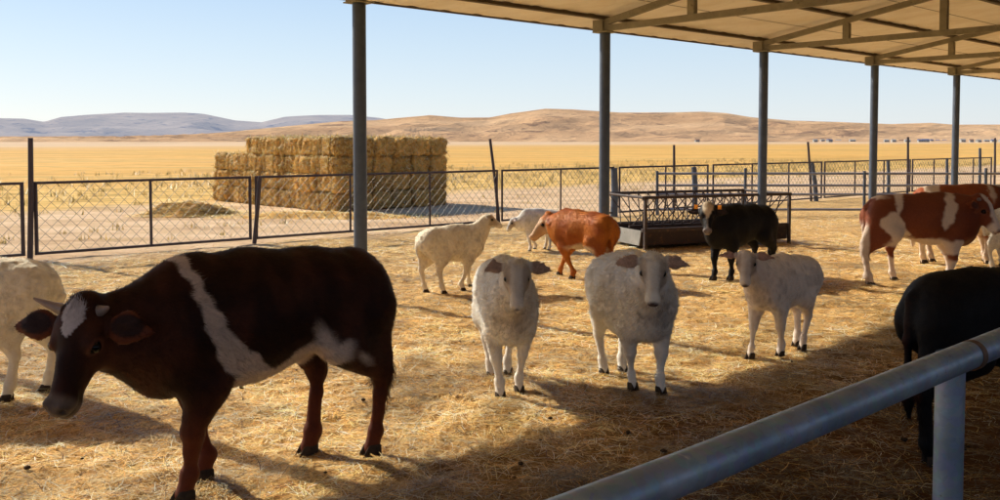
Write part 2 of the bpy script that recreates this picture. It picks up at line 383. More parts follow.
def animal(name, label, cat, sp, feet, s, poll, haz, hpitch, colf, hs=1.0, kind='cow', group=None, h=.012, hairs=20000,
           hairlen=.02, horns=None, tags=None, hair_w=.0024, psi=None, tailpose=None, hoofm='hoof', neck_drop=0, earup=0.0, curl=.25, lift=.4, girth=1.0, roll=0, bright=None, hornmat='horn', earlen=1.0):
    """feet: px of FL, FR, HL, HR (ground) or None"""
    P = [None if f is None else G(*f)[:2] for f in feet]
    fm = np.mean([p for p in P[:2] if p is not None], axis=0) if any(p is not None for p in P[:2]) else None
    hm = np.mean([p for p in P[2:] if p is not None], axis=0) if any(p is not None for p in P[2:]) else None
    sep = (sp['shx']-sp['hipx'])*s
    if psi is None: d = fm-hm; d /= np.linalg.norm(d); c = (fm+hm)/2
    else:
        d = np.array([math.cos(R(psi)), math.sin(R(psi))])
        c = hm+d*sep/2 if fm is None else ((fm+hm)/2 if hm is not None else fm-d*sep/2)
    ps = math.atan2(d[1], d[0]); lf = np.array([-d[1], d[0]])
    mid = (sp['shx']+sp['hipx'])/2
    org = c-d*mid*s
    def loc(p): v = p-org; return np.array([v@d, v@lf])/s
    fl = []
    defx = (sp['shx'], sp['shx'], sp['hipx']-.03, sp['hipx']-.03); defy = (sp['fy'], -sp['fy'], sp['hy'], -sp['hy'])
    for i in range(4):
        if P[i] is None: fl.append(np.array([defx[i]+(.05 if i in (0, 3) else -.05), defy[i]*.95]))
        else:
            q = loc(P[i]); q[1] = np.sign(defy[i])*np.clip(abs(q[1])*(1 if q[1]*defy[i] > 0 else 0), .05, .19)
            q[0] = np.clip(q[0], defx[i]-.24, defx[i]+.24); fl.append(q)
    S = SDF(); LAT = (0, 1, 0)
    S.chain([((x, 0, z), r*girth) for x, z, r in sp['trunk']], .10, (LAT, sp['lat']))
    S.ell(sp['brisket'][0], sp['brisket'][1], k=.10)
    if kind == 'cow': S.ell((-.455, 0, .80), (.075, .125, .13), k=.06)
    w = sp['withers']; S.rc(w[0], w[1], w[2], w[3], .10, (LAT, .7))
    lg = sp['leg']
    cowk = kind == 'cow'
    zf = .04
    for i in (0, 1):
        y = defy[i]; sg = np.sign(y); fx, fy = fl[i]
        sh = (sp['shx']+.03, y*.85, .66); el = np.array((sp['shx']-.03+.2*(fx-sp['shx']), y*1.02, .47))
        fet = np.array((fx-.012, fy, .115)); kn = el+(fet-el)*.50+np.array((.018, 0, 0))
        S.rc(sh, el, .155*(1 if cowk else .9), .085*lg, .08, (LAT, .62))
        up = el+(kn-el)*.6
        S.rc(el, up, .082*lg, .056*lg, .05, (LAT, .82)); S.rc(up, kn, .052*lg, .046*lg, .03)
        S.ell(kn, (.044*lg, .042*lg, .05), k=.02)
        cn = kn+(fet-kn)*.35
        S.rc(kn, cn, .042*lg, .031*lg, .02, (LAT, .9)); S.rc(cn, fet, .031*lg, .031*lg, .02, (LAT, .9))
        S.ell(fet, (.038*lg, .037*lg, .036), k=.02)
        S.rc(fet, (fx+.012, fy, zf), .034*lg, .038*lg, .02)
    for i in (2, 3):
        y = defy[i]; fx, fy = fl[i]
        sw = fx-defx[i]
        hip = (sp['hipx']-.01, y*.75, .74); st = np.array((sp['hipx']+.10+.3*sw, y*1.12, .57 if cowk else .53))
        hk = np.array((fx-.045, (y+fy)/2, sp['hock'])); fet = np.array((fx-.012, fy, .115))
        S.rc(hip, st, .17*(1 if cowk else .9), .088*lg, .09, (LAT, .66))
        S.rc((sp['hipx']-.07, y*.8, .68), hk+np.array((.0, 0, .10)), .125*(1 if cowk else .85), .045*lg, .07, (LAT, .7))
        S.rc(st, hk+np.array((.015, 0, .03)), .112*lg, .054*lg, .05, (LAT, .8))
        S.ell(hk, (.050*lg, .036*lg, .055), k=.025)
        cn = hk+(fet-hk)*.35
        S.rc(hk, cn, .042*lg, .034*lg, .02, (LAT, .85)); S.rc(cn, fet, .034*lg, .033*lg, .02, (LAT, .9))
        S.ell(fet, (.038*lg, .037*lg, .036), k=.02)
        S.rc(fet, (fx+.012, fy, zf), .034*lg, .038*lg, .02)
    # head frame
    az = R(haz)-ps
    A = np.array((math.cos(az), math.sin(az), 0)); Z = np.array((0, 0, 1.)); hp = R(hpitch)
    m_ = math.cos(hp)*A-math.sin(hp)*Z; n_ = math.sin(hp)*A+math.cos(hp)*Z; l_ = np.cross(n_, m_)
    if roll: cr, sr = math.cos(R(roll)), math.sin(R(roll)); l_, n_ = l_*cr+n_*sr, n_*cr-l_*sr
    poll = np.array(poll, float)
    def H(a, b, c): return poll+(m_*a+l_*b+n_*c)*hs
    B = np.array([m_, l_, n_]); e3 = lambda *r: np.array(r)*hs
    nr = sp['neckr']
    nb = np.array((sp['shx']+.02, 0, .76 if cowk else .72)); nt_ = H(.03, 0, -.07)
    md = (nb+nt_)/2+np.array((.0, 0, -.02-neck_drop))
    S.chain([(nb, nr[0]), (md, nr[1]), (nt_, nr[2]*min(1, hs+.1))], .10, (LAT, sp['necklat']) if abs(math.sin(az)) < .75 else None)
    S.rc((sp['shx']+.05, 0, .62), nt_+np.array((0, 0, -.02)), .12*(nr[0]/.2), nr[2]*.72, .10, (LAT, .6))
    if cowk:
        S.ell(H(.05, 0, -.03), e3(.105, .098, .085), B, .05)
        S.rc(H(.08, 0, -.025), H(.27, 0, -.040), .086*hs, .050*hs, .04, (l_, .92))
        S.ell(H(.325, 0, -.050), e3(.058, .060, .042), B, .03)
        S.ell(H(.325, 0, -.095), e3(.048, .045, .028), B, .02)
        S.rc(H(.08, 0, -.105), H(.29, 0, -.09), .056*hs, .034*hs, .035)
        for sg in (-1, 1):
            S.ell(H(.09, sg*.05, -.09), e3(.08, .034, .065), B, .04)
            S.ell(H(.115, sg*.070, .008), e3(.040, .022, .022), B, .025)
            S.ell(H(.345, sg*.032, -.028), e3(.028, .022, .02), B, .015)
            S.ell(H(.374, sg*.034, -.030), e3(.020, .013, .015), B, .008, True)
            S.ell(H(.128, sg*.094, -.012), e3(.020, .012, .014), B, .01, True)
            # ears
            e0, e1, e2 = H(.04, sg*.085, -.02), H(.045, sg*.175, -.012+earup), H(.055, sg*.175+sg*.085*earlen, -.022+earup*1.5)
            S.chain([(e0, .026*hs), (e1, .052*hs), (e2, .020*hs)], .012, (n_*.9+m_*.3, .30))
            S.ell(H(.048, sg*.185, .010+earup), e3(.030, .065, .013), B, .012, True)
        S.ell(H(-.03, 0, .02), e3(.05, .06, .045), B, .04)
        S.chain([(H(.30, .062, -.082), .0035*hs), (H(.375, .03, -.080), .004*hs)], .01); S.p[-1] = S.p[-1][:-1]+(True,)
        S.chain([(H(.375, -.03, -.080), .004*hs), (H(.375, .03, -.080), .004*hs)], .01); S.p[-1] = S.p[-1][:-1]+(True,)
        S.chain([(H(.30, -.062, -.082), .0035*hs), (H(.375, -.03, -.080), .004*hs)], .01); S.p[-1] = S.p[-1][:-1]+(True,)
        eyes = [(H(.128, sg*.083, -.010), .0225*hs) for sg in (-1, 1)]
    else:
        S.ell(H(.05, 0, -.02), e3(.085, .072, .07), B, .04)
        S.rc(H(.06, 0, -.018), H(.23, 0, -.03), .070*hs, .047*hs, .035, (l_, .9))
        S.ell(H(.262, 0, -.04), e3(.042, .045, .038), B, .025)
        S.rc(H(.06, 0, -.07), H(.24, 0, -.06), .045*hs, .024*hs, .03)
        for sg in (-1, 1):
            S.ell(H(.075, sg*.036, -.065), e3(.06, .028, .05), B, .03)
            S.ell(H(.09, sg*.056, .006), e3(.032, .016, .016), B, .02)
            S.ell(H(.293, sg*.017, -.026), e3(.014, .007, .008), B, .008, True)
            S.ell(H(.100, sg*.073, -.008), e3(.016, .009, .011), B, .008, True)
            e0, e1, e2 = H(.005, sg*.055, .005), H(.012, sg*.135, -.004+earup), H(.030, sg*.130+sg*.098*earlen, -.016+earup*1.6)
            S.chain([(e0, .019*hs), (e1, .031*hs), (e2, .012*hs)], .012, (n_*.9+m_*.3, .34))
            S.ell(H(.015, sg*.15, .012+earup), e3(.018, .055, .010), B, .010, True)
        S.rc(H(.302, .02, -.052), H(.302, -.02, -.052), .003*hs, .003*hs, .008, None, True)
        eyes = [(H(.098, sg*.066, -.004), .0190*hs) for sg in (-1, 1)]
    # tail
    if sp['tail'] == 'cow':
        tx = sp['trunk'][0][0]-.115; tp = tailpose or [(tx+.08, 0, .90), (tx-.02, 0, .84), (tx-.045, 0, .62), (tx-.03, .01, .42)]
        S.chain([(tp[0], .045), (tp[1], .030), (tp[2], .020), (tp[3], .022)], .03)
        S.chain([(tp[3], .026), (np.array(tp[3])+(.0, .0, -.09), .036), (np.array(tp[3])+(.005, 0, -.20), .012)], .02)
    else:
        tx = sp['trunk'][0][0]-sp['trunk'][0][2]*girth+.03
        S.chain([((tx, 0, .78), .05), ((tx-.035, 0, .68), .042), ((tx-.03, 0, .54), .026)], .03)
    sd = abs(hash(label)) % 1000 if False else sum(map(ord, label)) % 997
    if cowk: disp = lambda p: vnoise(p, 9, sd)*.006+vnoise(p, 24, sd+3)*.0025
    else: disp = lambda p: vnoise(p, 7, sd)*.009+(vnoise(p, 16, sd+3)*.007+(1-2*np.abs(vnoise(p, 30, sd+5)))*.0045*(1+1.2*np.exp(-(((p[:,0]-.5)/.15)**2+((p[:,2]-.6)/.18)**2))))*sstep(.28, .45, p[:, 2])*(1-sstep(-.02, .06, (p-poll)@m_))
    V, Q = S.mesh(h/s, disp)
    HC = ((V-poll)@B.T)/hs
    def inner(HC, base):   # ear inner, muzzle etc handled in colf
        return base
    cols = colf(V, HC)
    root = empty(name, (org[0], org[1], -.012), label, cat, group, ps)
    me0 = mesh_np('tmp', V*s, [Q], True)
    nn = np.zeros(len(V)*3, dtype=np.float32); me0.vertices.foreach_get('normal', nn); NR = nn.reshape(-1, 3).astype(float)
    bpy.data.meshes.remove(me0)
    eyp = np.array([e[0] for e in eyes])*s
    mzl = H(.375, 0, -.05)*s if cowk else H(.30, 0, -.04)*s
    def lenf(p):
        z = p[:, 2]/s; L = np.full(len(p), hairlen)
        L *= .35+.65*sstep(.30, .5, z)
        hc = ((p/s-poll)@B.T)/hs
        hd = sstep(.0, .07, hc[:, 0])*(np.linalg.norm(hc, axis=1) < .5)*sstep(-.17, -.12, hc[:, 2])*sstep(.16, .12, np.abs(hc[:, 1]))
        L *= 1-.72*hd
        L *= 1+(.7 if cowk else .25)*(np.exp(-((hc[:, 0]+.0)**2+hc[:, 1]**2+(hc[:, 2]-.05)**2)/.004))
        ear = (np.abs(hc[:, 1]) > (.11 if cowk else .085))*(np.abs(hc[:, 0]-.02) < .08)*(np.abs(hc[:, 2]) < .07)*(np.linalg.norm(hc, axis=1) < .4)
        L = np.where(ear, hairlen*.8, L)
        for e in eyp: L *= sstep(.015*s, .035*s, np.linalg.norm(p-e, axis=1))
        L *= sstep(.02*s*hs, (.065 if cowk else .035)*s*hs, np.linalg.norm(p-mzl, axis=1))
        tl = (p[:, 0]/s < sp['trunk'][0][0]-.10)&(z < .45)&cowk
        return np.where(tl, hairlen*2.6, L)
    def flow(p):
        hc = ((p/s-poll)@B.T)/hs; nearh = (np.linalg.norm(hc, axis=1) < .5)*(hc[:, 0] > -.02)*(hc[:, 2] > -.15)
        b = np.array([-.8, 0, -.6])[None]*np.ones((len(p), 1)); legm = (p[:, 2]/s < .45)[:, None]
        b = np.where(legm, np.array([0, 0, -1.])[None], b)
        ear = (np.abs(hc[:, 1]) > (.11 if cowk else .085))*(np.abs(hc[:, 0]-.02) < .08)*(np.abs(hc[:, 2]) < .07)*(np.linalg.norm(hc, axis=1) < .4)
        b = np.where(nearh[:, None], -m_[None], b)
        return np.where(ear[:, None], np.sign(hc[:, 1:2])*l_[None], b)
    hairs = int(hairs*(.5 if cowk else .22)); hairlen *= (1 if cowk else .8)
    FV, F4, F3, FC, FN = fur(V*s, Q, NR, cols*(1 if cowk else 1.25), hairs, lenf, flow, hair_w, sd, lift, curl, bright, .3 if cowk else .2, .3 if cowk else 1.6, 14 if cowk else 32)
    n0 = len(V)
    VV = np.concatenate([V*s, FV]); CC = np.concatenate([cols, FC])
    mi = np.concatenate([np.zeros(len(Q)), np.ones(len(F4)), np.ones(len(F3))])
    me = mesh_np('body', VV, [Q, F4+n0, F3+n0], True, CC, [M['skin'] if cowk else M['wool'], M['fur']], mi)
    at = me.attributes.new('SurfN', 'FLOAT_VECTOR', 'POINT'); at.data.foreach_set('vector', np.concatenate([NR, FN]).astype(np.float32).ravel())
    link('body', me, root)
    # eyes
    for c, r in eyes:
        q = MB(); uvs(q, c*s, r*s, 12, 8); q.build('eye', M['eye'], root, True)
    # hooves
    for i in range(4):
        q = MB(); fx, fy = fl[i]; r = .040*lg
        for sg in (-1, 1):
            cx, cy = (fx+.008)*s, (fy+sg*.021*lg)*s
            rings = []
            for (zz, rx, ry, ox) in ((.002, .052, .021, .016), (.02, .047, .0215, .010), (.05, .036, .0215, 0), (.062, .024, .014, 0)):
                rings.append([(cx+(ox+rx*lg*math.cos(t*math.pi/5))*s*(1), cy+ry*lg*s*math.sin(t*math.pi/5), zz*s) for t in range(10)])
            V_ = [v for g_ in rings for v in g_]; F_ = [(a*10+t, a*10+(t+1) % 10, a*10+10+(t+1) % 10, a*10+10+t) for a in range(3) for t in range(10)]
            F_ += [tuple(range(9, -1, -1)), tuple(range(30, 40))]; q.add(V_, F_)
        q.build('hoof', M[hoofm], root, True)
    if horns:
        for sg in (-1, 1):
            q = MB(); pts = []
            L = horns[0 if sg > 0 else 1] if isinstance(horns, tuple) else horns
            for t in np.linspace(0, 1, 8): pts.append((H(-.0-.22*L*t, sg*(.07+L*t), .025+.35*L*t*t))*s)
            q.tube(pts, [(.019*(1-t)**.75+.003)*s*hs*1.1 for t in np.linspace(0, 1, 8)], 12)
            q.build('horn', M[hornmat], root, True)
    if tags:
        for sg in tags:
            q = MB(); c = H(.0, sg*.15, .022)*s
            q.box(c, (.055, .04, .006), (m_, l_, n_)); q.tube([c, c+n_*.012], .008, 8); q.build('ear_tag', M['tag'], root)
    return root
def uvs(q, c, r, nu, nv):
    V = []; F = []
    for j in range(nv+1):
        th = math.pi*j/nv
        for i in range(nu):
            ph = 2*math.pi*i/nu
            V.append((c[0]+r*math.sin(th)*math.cos(ph), c[1]+r*math.sin(th)*math.sin(ph), c[2]+r*math.cos(th)))
    for j in range(nv):
        for i in range(nu): F.append((j*nu+i, (j+1)*nu+i, (j+1)*nu+(i+1) % nu, j*nu+(i+1) % nu))
    q.add(V, F)

# ---- coat colours
def cmix(a, b, t): return a*(1-t[:, None])+np.array(b)[None]*t[:, None]
def patch(V, lst, warp=.035, soft=.02, seed=5, freq=10):
    x = V[:, 0]+warp*fbm(V, freq, 3, seed); z = V[:, 2]+warp*fbm(V, freq, 3, seed+50); m = np.zeros(len(V))
    for (cx, cz, rx, rz, a) in lst:
        c, s_ = math.cos(R(a)), math.sin(R(a)); u = (x-cx)*c+(z-cz)*s_; v = -(x-cx)*s_+(z-cz)*c
        d = np.sqrt((u/rx)**2+(v/rz)**2); m = np.maximum(m, 1-sstep(1-soft/min(rx, rz), 1+soft/min(rx, rz), d))
    return m
def earin(HC, cowk=True):
    t = .115
    HC = HC-np.array([.045, 0, 0])
    return sstep(t, t+.02, np.abs(HC[:, 1]))*(np.abs(HC[:, 0]) < .05)*sstep(-.012, .0, HC[:, 2])*(np.linalg.norm(HC, axis=1) < .4)
def ishead(HC, r=.5): return (np.linalg.norm(HC, axis=1) < r)*(HC[:, 2] > -.17)*(np.abs(HC[:, 1]) < .16)
def grad(V, base, lo, hi, lv):
    k = fbm(V, 5, 3, 3)*.5+.5; c = np.array(base)[None]*np.ones((len(V), 1))
    return c*(.75+.5*k)[:, None]
def col_brown(V, HC):
    c = grad(V, (.042, .0125, .006), 0, 1, 1)*(.6+.9*sstep(-.3, .4, fbm(V*np.array([1, 1, .5]), 9, 3, 61)))[:, None]
    c = cmix(c, (.13, .028, .010), sstep(.5, .2, V[:, 2])*.8)     # legs redder
    side = V[:, 1]
    cx = .43-.56*(.98-V[:, 2])+.03*np.sin(V[:, 2]*11); 
    wdt = .030+.052*sstep(.85, .5, V[:, 2])+.014*vnoise(V, 14, 9)
    x = V[:, 0]+.02*fbm(V, 22, 2, 8)
    band = 1-sstep(wdt-.008, wdt+.008, np.abs(x-cx)); band *= sstep(.40, .44, V[:, 2])
    m = band
    bel = sstep(.02, -.02, V[:, 2]-(.495+.03*fbm(V, 14, 3, 4)+.10*sstep(.12, -.16, V[:, 0])))*sstep(-.34, -.26, V[:, 0])*sstep(.24, .18, V[:, 0])*sstep(.40, .44, V[:, 2]-.08*sstep(-.18, -.28, V[:, 0]))*(V[:, 2] < .62)
    m = np.maximum(m, bel)
    m = np.maximum(m, patch(V, [(-.20, .60, .032, .085, -30), (-.37, .50, .045, .014, 35)], .03)*(V[:, 2] > .45))
    c = cmix(c, (.62, .50, .43), np.clip(m, 0, 1)*(1-ishead(HC, .3)))
    star = ishead(HC)*(HC[:, 2] > 0.0)*sstep(.01, -.01, np.sqrt(((HC[:, 0]-.045)/.075)**2+((HC[:, 1]-.0)/(.046*(1-.55*np.clip((HC[:, 0]-.02)/.12, 0, 1))+.004))**2)-1+.35*fbm(HC, 30, 2, 2))
    c = cmix(c, (.50, .47, .50), star)
    mz = ishead(HC)*sstep(.30, .335, HC[:, 0]); c = cmix(c, (.13, .095, .075), mz)
    c = cmix(c, (.17, .12, .09), ishead(HC)*sstep(.30, .33, HC[:, 0])*sstep(-.075, -.09, HC[:, 2]))
    return cowface(c, HC)
def col_black(V, HC, face=False):
    c = grad(V, (.008, .007, .008), 0, 1, 1)
    if face:
        m = ishead(HC)*sstep(.012, -.012, np.abs(HC[:, 1])+.02*fbm(HC, 25, 2, 3)-np.where(HC[:, 0] < .07, .06, .06-.45*np.clip(HC[:, 0]-.07, 0, .11)))*sstep(-.05, -.02, HC[:, 2])*sstep(-.08, -.04, HC[:, 0])*sstep(.36, .3, HC[:, 0])
        c = cmix(c, (.62, .50, .36), m*sstep(.3, .1, HC[:, 0])); c = cmix(c, (.4, .38, .4), m*sstep(.1, .3, HC[:, 0])*.9)
        c = cmix(c, (.3, .25, .24), ishead(HC)*sstep(.30, .34, HC[:, 0])*.8)
        c = cmix(c, (.10, .09, .10), patch(V, [(-.3, .3, .1, .1, 0)])*.3)
    else:
        c = cmix(c, (.05, .012, .006), sstep(.03, .0, V[:, 0]+.62)*.8)
    return cowface(c, HC, (.05,.035,.03), (.02,.014,.014), (.04,.025,.025))
def col_hereford(V, HC):
    c = grad(V, (.21, .058, .026), 0, 1, 1)
    c = cmix(c, (.12, .025, .012), sstep(.28, .5, V[:, 0])*.55)
    W = (.72, .58, .48)
    m = patch(V, [(.26, .86, .06, .17, -12), (.22, .70, .055, .10, -8), (-.27, .90, .045, .16, -14), (-.34, .66, .12, .14, 18), (-.26, .53, .12, .10, -25), (-.02, .44, .38, .075, 0), (.33, .40, .13, .08, 0), (-.12, .47, .12, .06, -20), (-.48, .97, .10, .03, 0)], .06, .015, 11, 9)
    m = np.maximum(m, sstep(.32, .27, V[:, 2]+.05*vnoise(V, 9, 2)))
    m = np.maximum(m, sstep(-.57, -.60, V[:, 0])*sstep(.72, .6, V[:, 2]))
    m = m*(1-ishead(HC, .32)*(V[:, 0] > .40))
    c = cmix(c, W, m)
    blz = ishead(HC)*sstep(.05, .035, np.abs(HC[:, 1])+.01*fbm(HC, 25, 2, 3))*sstep(-.045, -.015, HC[:, 2])*sstep(-.07, -.03, HC[:, 0])
    blz = np.maximum(blz, ishead(HC)*sstep(.24, .29, HC[:, 0])); c = cmix(c, (.7, .6, .55), blz)
    c = cmix(c, (.3, .15, .13), ishead(HC)*sstep(.355, .375, HC[:, 0]))
    return cowface(c, HC, (.2,.07,.04), (.26,.07,.03), (.10,.03,.02), (.12,.06,.05))
def col_back(V, HC):
    c = grad(V, (.30, .075, .025), 0, 1, 1)
    m = patch(V, [(-.40, .97, .11, .09, 0), (.33, .9, .04, .1, 0), (0, .42, .4, .1, 0)], .08, .015, 31, 8)
    m = np.maximum(m, sstep(.36, .30, V[:, 2])); c = cmix(c, (.7, .55, .42), m)
    c = cmix(c, (.06, .02, .015), sstep(.28, .5, V[:, 0])*.8)
    return c
def col_orange(V, HC):
    c = grad(V, (.46, .145, .022), 0, 1, 1)
    c = cmix(c, (.28, .06, .014), .7*sstep(.1, -.4, fbm(V, 4, 2, 41)))
    m = patch(V, [(-.12, .46, .30, .085, 0)], .05); c = cmix(c, (.66, .52, .38), m)
    f = ishead(HC)*sstep(.03, .10, HC[:, 0]+.04*fbm(HC, 18, 2, 3)); c = cmix(c, (.52, .34, .20), f*.9)
    return cowface(c, HC, (.3,.15,.08), (.42,.13,.03), (.2,.06,.03), (.25,.13,.1))
def cowface(c, HC, lid=(.16, .055, .03), rim=(.13, .035, .016), inner=(.03, .012, .010), nose=(.02, .014, .012)):
    h_ = ishead(HC)
    for sg in (-1, 1):
        d = np.sqrt((HC[:, 0]-.128)**2+((HC[:, 1]-sg*.083)*.6)**2+(HC[:, 2]+.012)**2)
        c = cmix(c, lid, .8*h_*np.exp(-((d-.030)/.007)**2))
        c = cmix(c, (.008, .005, .005), h_*(d < .024))
        c = cmix(c, nose, h_*np.exp(-((HC[:, 0]-.374)**2+(HC[:, 1]-sg*.034)**2+(HC[:, 2]+.030)**2)/.0003))
        e = np.sqrt(((HC[:, 0]-.046)/.052)**2+((np.abs(HC[:, 1])-.185)/.088)**2); em = sstep(.115, .125, np.abs(HC[:, 1]))*(np.abs(HC[:, 0]-.04) < .07)*(np.abs(HC[:, 2]) < .07)*(np.linalg.norm(HC, axis=1) < .42)
        c = cmix(c, inner, em*(e < .7)*sstep(-.02, -.008, HC[:, 2])); c = cmix(c, rim, em*sstep(.72, .85, e))
    c = cmix(c, nose, .7*h_*sstep(.33, .35, HC[:, 0])*np.exp(-((HC[:, 2]+.082)/.006)**2))
    return c
def mk_sheep(base, tintnose=(.09, .06, .06), face=None, ear=(.42, .29, .23), dirty=.35, leg=None, chest=0.):
    def f(V, HC):
        k = fbm(V, 7, 4, 13)*.5+.5
        c = np.array(base)[None]*(.86+.28*k)[:, None]
        c = cmix(c, (base[0]*.62, base[1]*.52, base[2]*.42), dirty*sstep(.55, .8, fbm(V, 4, 4, 23)*.5+.5+.15*sstep(.6, .3, V[:, 2])))
        cu = 1-2*np.abs(fbm(V*np.array([1, 1, .6]), 22, 2, 71)); c = c*(1+(.22*(cu-.35)*(1+1.5*np.exp(-(((V[:, 0]-.46)/.16)**2+((V[:, 2]-.56)/.2)**2)))*sstep(.3, .45, V[:, 2])*(1-ishead(HC, .4)))[:, None])
        if leg: c = cmix(c, leg, sstep(.42, .25, V[:, 2])*.8)
        if chest: c = cmix(c, (base[0]*.4, base[1]*.32, base[2]*.28), chest*np.exp(-(((V[:, 0]-.50)/.14)**2+((V[:, 2]-.60)/.16)**2+(V[:, 1]/.13)**2))*(.5+.8*k))
        hd = ishead(HC, .40)*sstep(-.02, .05, HC[:, 0])*sstep(-.12, -.095, HC[:, 2])*sstep(.095, .08, np.abs(HC[:, 1])); c = cmix(c, face or tuple(np.array(base)*.86), hd); c = cmix(c, tuple(np.array(base)*np.array([.52,.44,.38])), hd*.8*sstep(.028, .05, np.abs(HC[:, 1]))*sstep(.26, .2, HC[:, 0]))  # cheek shading put into the colour, sides of the face darker
        c = cmix(c, ear, (np.linalg.norm(HC, axis=1) < .30)*sstep(.085, .105, np.abs(HC[:, 1]))*(np.abs(HC[:, 0]-.015) < .06)*(HC[:, 2] > -.05)*(HC[:, 2] < .06))
        c = cmix(c, tuple(min(.95, v*1.12) for v in base), .8*ishead(HC)*sstep(.21, .26, HC[:, 0]))
        c = cmix(c, tintnose, ishead(HC)*sstep(.285, .30, HC[:, 0])*sstep(-.055, -.04, HC[:, 2]))
        c = cmix(c, tuple(np.array(tintnose)*1.2), ishead(HC)*np.exp(-((HC[:, 0]-.30)**2+(HC[:, 2]+.054)**2)/.00005))
        for sg in (-1, 1):
            c = cmix(c, (.05, .035, .03), ishead(HC)*np.exp(-((HC[:, 0]-.1)**2+(HC[:, 1]-sg*.066)**2+(HC[:, 2]+.004)**2)/.0007))  # socket shade painted round each eye
        return c
    return f


CG = 'cattle in the pen'; SG = 'sheep and lambs in the pen'
animal('cow', 'dark brown young bull with white shoulder sash, white forehead star and short horns', 'cow', COW,
    [(187,500),(206,478),(374,453),(311,452)], 1.055, (.77,.05,.82), -99, 54, col_brown, hs=1.02, h=.0095, hairs=90000, hairlen=.022, horns=(.045,.115), neck_drop=.02, lift=.3, hair_w=.002, group=CG)
animal('cow', 'solid black cow behind the galvanised rail, cut off by the right edge', 'cow', COW,
    [None,None,(952,447),(929,463)], .94, (.95,0,.95), 10, 40, col_black, psi=8, h=.012, hairs=60000, hairlen=.014, lift=.25, hair_w=.0024, group=CG)
animal('cow', 'black calf with a pale face and orange ear tags beside the feed trough', 'cow', COW,
    [(731,279),(714,279),None,None], .84, (.66,.02,.98), -104, 50, lambda V, H: col_black(V, H, True), psi=213, hs=1.0, h=.013, hairs=26000, hairlen=.02, tags=(-1,1), group=CG, hair_w=.004)
animal('cow', 'orange red calf with a pale face seen side on behind the two ewes', 'cow', COW,
    [(576,278),(557,275),None,None], .79, (.72,.03,.85), 187, 42, col_orange, psi=128, hs=1.1, girth=.93, h=.013, hairs=30000, hairlen=.02, lift=.5, group=CG, hair_w=.004)
animal('cow', 'red brown and white patched cow with a white blaze, largest at the right', 'cow', COW,
    [None,None,(893,281),(869,285)], 1.0, (.60,-.10,.92), -52, 50, col_hereford, psi=-3, h=.012, hairs=40000, hairlen=.012, horns=.05, girth=.95, group=CG, hair_w=.003)
animal('cow', 'red and white cow mostly hidden behind the patched cow', 'cow', COW,
    [None,None,(931,262),(923,263)], 1.01, (.80,0,.93), 5, 40, col_back, psi=0, h=.014, hairs=16000, hairlen=.016, group=CG, hair_w=.004)
WH = (.74,.68,.62)
animal('sheep', 'big ewe facing straight ahead at the centre with dark drooping ears', 'sheep', SHEEP,
    [(519,391),(500,396),(508,373),(491,374)], .83, (.70,-.01,1.03), -92, 60, mk_sheep((.82,.76,.68), chest=.75, dirty=.3), hs=1.06, kind='sheep', h=.009, hairs=110000, hairlen=.026, group=SG, earup=0, curl=.4, lift=.5, hair_w=.0028)
animal('sheep', 'big ewe looking ahead with her body turned aside, right of the centre', 'sheep', SHEEP,
    [(660,392),(632,388),(622,370),(603,372)], .86, (.66,-.13,1.02), -100, 56, mk_sheep((.88,.84,.77), chest=.6, ear=(.50,.34,.27)), hs=1.06, psi=-74, kind='sheep', h=.009, hairs=110000, hairlen=.03, group=SG, curl=.4, lift=.45, hair_w=.0028)
animal('lamb', 'half grown lamb in front of the black calf, standing alone looking ahead', 'lamb', LAMB,
    [(781,354),(751,357),(803,348),(797,344)], .745, (.62,-.02,1.03), -107, 50, mk_sheep((.84,.74,.66), chest=.7, ear=(.46,.28,.23), dirty=.25), hs=1.1, kind='sheep', h=.0105, hairs=50000, hairlen=.012, group=SG, curl=.5, lift=.5, hair_w=.0026, earup=.012)
animal('lamb', 'cream lamb standing side on with its head up near the mesh fence', 'lamb', LAMB,
    [(468,286),(462,290),(426,292),(443,293)], .71, (.58,0,1.08), 2, 28, mk_sheep((.80,.70,.54), dirty=.3, ear=(.5,.4,.32), chest=.1), psi=26, hs=.92, kind='sheep', h=.011, hairs=40000, hairlen=.016, group=SG, curl=.5, lift=.5, hair_w=.004)
animal('lamb', 'small white lamb with its head lowered behind the orange calf', 'lamb', LAMB,
    [(531,252),(535,249),(549,251),(545,249)], .62, (.62,0,.74), 200, 55, mk_sheep((.70,.64,.56), dirty=.2, ear=(.5,.4,.36)), psi=192, hs=1.0, kind='sheep', h=.013, hairs=16000, hairlen=.016, group=SG, hair_w=.005, neck_drop=.03)
animal('sheep', 'white sheep cut off by the left edge beside the horned bull', 'sheep', SHEEP,
    [None,None,(9,400),(48,390)], .90, (.66,0,1.0), 180, 40, mk_sheep((.82,.75,.62), dirty=.2), psi=184, kind='sheep', h=.0105, hairs=60000, hairlen=.018, group=SG, curl=.4, lift=.5, hair_w=.0028, girth=.95)
animal('sheep', 'pale sheep cut off by the right edge beyond the patched cow', 'sheep', SHEEP,
    [None,None,(1001,266),(992,269)], .78, (.66,0,1.0), 0, 40, mk_sheep((.60,.55,.48)), psi=8, kind='sheep', h=.013, hairs=16000, hairlen=.018, group=SG, hair_w=.005)

